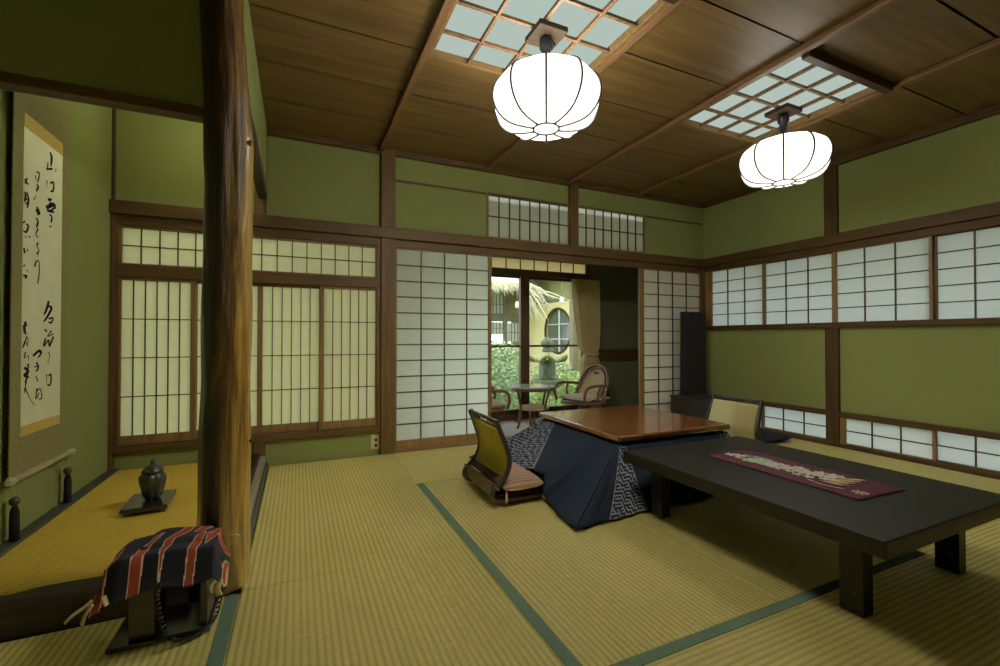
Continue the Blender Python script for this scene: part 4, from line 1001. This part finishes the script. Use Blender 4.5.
shrub(3.65, 6.5, GZ, .45, .40, .62, 1300, 'leaf2', 'low green shrub in front of the stone lantern', .045, 4)
shrub(5.75, 9.4, GZ, .6, .7, 1.0, 1300, 'leaf', 'shrub below the round garden window', .06, 5)
# rocks
for k, (x, y, r, lab) in enumerate(((4.55, 6.35, .20, 'rounded garden stone right of the stone lantern'), (3.35, 7.6, .24, 'flat mossy garden stone left of the stone lantern'))):
    m = MB(); m.grid(lambda u, v: Vector((x + r * math.sin(PI * v) * math.cos(2 * PI * u) * (1.2 + .1 * math.sin(5 * u * 6.3)), y + r * math.sin(PI * v) * math.sin(2 * PI * u), GZ + .10 + r * .55 * math.cos(PI * v))), 20, 10, 0, wrap=True)
    bmesh.ops.remove_doubles(m.b, verts=m.b.verts, dist=1e-4); tag(m.build('garden_rock', 'stone'), lab, 'rock')

# garden wing with the round window (wall runs away from us)
t = thing('garden_wing', (6.35, 10.2, GZ), 'yellow plastered garden wing with a round window', 'building')
cyy, czz, rad = 10.22, 1.20, .60
m = MB()
NN = 40
ring = [(cyy + rad * 1.08 * math.cos(2 * PI * k / NN), czz + rad * math.sin(2 * PI * k / NN)) for k in range(NN)]
def onrect(k):
    a = 2 * PI * k / NN; c_, s_ = math.cos(a), math.sin(a); y0, y1, z0, z1 = 8.2, 12.0, GZ, 1.98
    ty_ = ((y1 - cyy) / c_ if c_ > 1e-6 else (y0 - cyy) / c_ if c_ < -1e-6 else 1e9); tz_ = ((z1 - czz) / s_ if s_ > 1e-6 else (z0 - czz) / s_ if s_ < -1e-6 else 1e9)
    q = min(ty_, tz_); return (cyy + q * c_, czz + q * s_)
for k in range(NN):
    a, b = ring[k], ring[(k + 1) % NN]; c_, d = onrect(k), onrect((k + 1) % NN)
    lst = [a, b, d]
    corner = None
    if abs(c_[0] - d[0]) > 1e-3 and abs(c_[1] - d[1]) > 1e-3:
        corner = (12.0 if (c_[0] + d[0]) / 2 > cyy else 8.2, 1.98 if (c_[1] + d[1]) / 2 > czz else GZ)
        lst.append(corner)
    lst.append(c_)
    for x in (6.35,): m.b.faces.new([m.b.verts.new((x, p[0], p[1])) for p in lst])
    m.b.faces.new([m.b.verts.new(v) for v in ((6.35, *a), (6.35, *b), (6.50, *b), (6.50, *a))])
m.build('wall', 'yellow_wall', t)
fr = MB(); fr.tube([(6.345, cyy + (rad * 1.08) * math.cos(2 * PI * k / 48), czz + rad * math.sin(2 * PI * k / 48)) for k in range(48)], .032, 8, closed=True)
fr = fr.build('round_frame', 'fascia', t)
m = MB(); m.box(6.44, 6.46, cyy - .68, cyy + .68, czz - .64, czz + .64); m.build('window_pane', 'dark_glass', fr)
MB().box(6.42, 6.439, cyy + .10, cyy + .60, czz - .55, czz + .60).build('inner_shoji', 'stone', fr)
m = MB(); m.box(6.395, 6.418, cyy - .03, cyy + .03, czz - .58, czz + .58)
for z in (-.22, .18): m.box(6.40, 6.417, cyy - .58, cyy + .58, czz + z - .012, czz + z + .012)
m.build('glazing_bar', 'sky_glass', fr)
MB().box(6.33, 6.50, 8.2, 12.0, 1.98, 2.06).box(6.33, 6.5, 8.1, 8.2, GZ, 2.06).build('beam', 'grey_wood', t)
MB().box(6.36, 6.50, 8.2, 12.0, 2.06, 2.9).build('upper_wall', 'ochre_wall', t)
MB().box(6.10, 6.26, 9.12, 9.28, GZ, 2.6, .01).build('veranda_post', 'grey_wood', t)
m = MB(); m.prism([(5.55, 2.62), (8.6, 4.1), (8.6, 4.2), (5.55, 2.72)], 'Y', 8.0, 12.1); m.build('roof', 'grey_wood', t)
# back house across the garden
t = thing('garden_house', (4.4, 12.1, GZ), 'thatched garden house with bright windows seen past the left glass door', 'building')
m = MB(); m.box(1.0, 6.30, 12.12, 12.25, GZ, .75); m.box(1.0, 6.30, 12.12, 12.25, 1.75, 2.9); m.box(5.94, 6.30, 12.12, 12.25, .75, 1.75); m.build('wall', 'ochre_wall', t)
for (a, b) in ((5.05, 5.17), (5.60, 5.72), (6.22, 6.34), (3.9, 4.02)): MB().box(a, b, 12.0, 12.12, GZ, 2.9, .01).build('post', 'grey_wood', t)
MB().box(1.0, 6.34, 12.02, 12.12, 1.50, 1.74, .01).build('cross_beam', 'grey_wood', t)
MB().box(1.0, 6.34, 12.04, 12.12, .74, .84, .01).build('sill', 'grey_wood', t)
for (a, b, z0, z1) in ((5.17, 5.60, 1.74, 2.30), (5.17, 5.60, 1.12, 1.48), (5.78, 6.20, .90, 1.46)):
    w_ = MB().box(a, b, 12.10, 12.13, z0, z1).build('window', 'sky_glass', t)
    q = MB()
    for k in range(1, 4): q.box(a + (b - a) * k / 4 - .008, a + (b - a) * k / 4 + .008, 12.08, 12.10, z0, z1)
    q.box(a, b, 12.08, 12.10, (z0 + z1) / 2 - .008, (z0 + z1) / 2 + .008); q.build('lattice', 'grey_wood', w_)
m = MB(); m.prism([(10.7, 2.28), (10.7, 2.50), (15.5, 5.2), (15.5, 5.0)], 'X', 1.0, 6.0); rf = m.build('thatched_roof', 'thatch', t)
m = MB(); rr = random.Random(5)
for k in range(420):
    x = rr.uniform(2.6, 6.05); y = rr.uniform(10.62, 10.95); z = 2.40 + (y - 10.7) * .55 + rr.uniform(-.05, .06)
    l = rr.uniform(.10, .30); dx = rr.uniform(-.04, .12)
    m.tube([(x, y, z), (x + dx * .5, y - .06, z - l * .4), (x + dx, y - .08, z - l)], [.010, .008, .004], 4)
fr_ = m.build('straw_fringe', 'thatch', rf); fr_['kind'] = 'stuff'
# pale dry branch hanging in front of the wing
t = thing('weeping_tree', (4.20, 8.05, GZ), 'small pale tree of long thin dry twigs behind the dark centre post', 'tree')
m = MB(); rr = random.Random(9)
for k in range(30):
    x0, z0 = 4.16 + rr.uniform(-.10, .10), 2.06 + rr.uniform(-.06, .10); L1 = rr.uniform(.40, .95); a = rr.uniform(-1.2, -.25)
    m.tube(catmull([(x0, 8.0 + rr.uniform(-.1, .1), z0), (x0 + L1 * .5 * math.cos(a), 8.0 + rr.uniform(-.15, .15), z0 + L1 * .5 * math.sin(a) + .03), (x0 + L1 * math.cos(a), 8.0 + rr.uniform(-.25, .25), z0 + L1 * math.sin(a) * 1.05)], 4), [.013] * 4 + [.010] * 3 + [.006] * 2, 5)
m.build('twigs', 'straw', t)
MB().tube(catmull([(4.20, 8.05, GZ), (4.20, 8.03, .6), (4.19, 8.02, 1.5), (4.17, 8.0, 2.08)], 4), [.045] * 5 + [.038] * 4 + [.025] * 4, 8).build('trunk', 'grey_wood', t)
# white hung shapes standing in for lamp reflections in the glass
def lamp_reflection(x, y, z, s, label):
    t = thing('reflected_lamp', (x, y, z), label, 'lantern', 'white shapes for lamp reflections in the glass')
    MB().lathe([(.04 * s, 0), (.075 * s, .03 * s), (.085 * s, .10 * s), (.065 * s, .20 * s), (.035 * s, .25 * s)], (x, y, z), 16).build('reflected_shade', 'reflected_white', t)
    MB().tube([(x, y, z + .25 * s), (x, y, z + .75 * s)], .008, 5).build('cord', 'grey_wood', t)
lamp_reflection(5.30, 8.35, 1.76, .62, 'white shape for a lamp reflection beside the curtain edge')
lamp_reflection(5.18, 10.3, 1.78, .7, 'white shape for a lamp reflection by the thatched house')

struct(MB().box(4.66, 5.12, .2, 4.0, 1.96, 1.99).build('trim_90', 'roof'), 'unseen canopy added outside to shade the right wall windows', 'trim')  # unseen canopy added to darken the upper part of the window paper
# house roof and eaves that shade the room's windows
struct(MB().box(-2.6, 5.55, -2.6, 5.55, 2.90, 3.0).build('roof', 'roof'), 'house roof with its eaves', 'roof')

# ------------------------------------------------------------------ alcove lamp (out of sight behind the lintel)
t = thing('alcove_light', (-.50, 3.35, 2.58), 'small lamp tucked behind the alcove lintel', 'lamp')
MB().box(-.60, -.40, 3.30, 3.40, 2.655, 2.68, .004).build('base', 'outlet', t)

# ------------------------------------------------------------------ lights, sky, camera
def lamp(name, typ, loc, energy, color, size=.1, rot=None):
    d = bpy.data.lights.new(name, typ); d.energy = energy; d.color = color
    if typ == 'AREA': d.size = size
    if typ == 'POINT': d.shadow_soft_size = size
    o = bpy.data.objects.new(name, d); COL.objects.link(o); o.location = loc
    if rot: o.rotation_euler = rot
    return o
lamp('alcove_bulb', 'POINT', (-.50, 3.35, 2.62), 12.0, (1.0, .93, .60), .03)

wd = bpy.data.worlds.new('overcast_sky'); SC.world = wd; wd.use_nodes = True
nt = wd.node_tree; nt.nodes.clear()
bg = nt.nodes.new('ShaderNodeBackground'); ow = nt.nodes.new('ShaderNodeOutputWorld')
tc = nt.nodes.new('ShaderNodeTexCoord'); sx = nt.nodes.new('ShaderNodeSeparateXYZ'); rp = nt.nodes.new('ShaderNodeValToRGB')
nt.links.new(tc.outputs['Generated'], sx.inputs[0]); nt.links.new(sx.outputs['Z'], rp.inputs['Fac'])
rp.color_ramp.elements[0].color = (.88, .92, .88, 1); rp.color_ramp.elements[1].color = (.90, .95, .95, 1)
nt.links.new(rp.outputs['Color'], bg.inputs['Color']); bg.inputs['Strength'].default_value = 4.5
nt.links.new(bg.outputs[0], ow.inputs['Surface'])

cam = bpy.data.cameras.new('camera'); co = bpy.data.objects.new('camera', cam); COL.objects.link(co)
cam.sensor_width = 36; cam.lens = 444.18 * 36 / 1000; cam.clip_start = .05
co.location = (0, 0, 1.0); co.rotation_euler = (math.radians(90.6854), math.radians(-.0), math.radians(-24.47))
SC.camera = co
SC.view_settings.view_transform = 'Standard'; SC.view_settings.look = 'None'; SC.view_settings.gamma = 1; SC.view_settings.exposure = 0
SC.view_settings.use_curve_mapping = False
SC.cycles.use_denoising = True
SC.cycles.max_bounces = 8; SC.cycles.diffuse_bounces = 5; SC.cycles.transparent_max_bounces = 12
SC.cycles.sample_clamp_indirect = 6; SC.cycles.sample_clamp_direct = 2.2
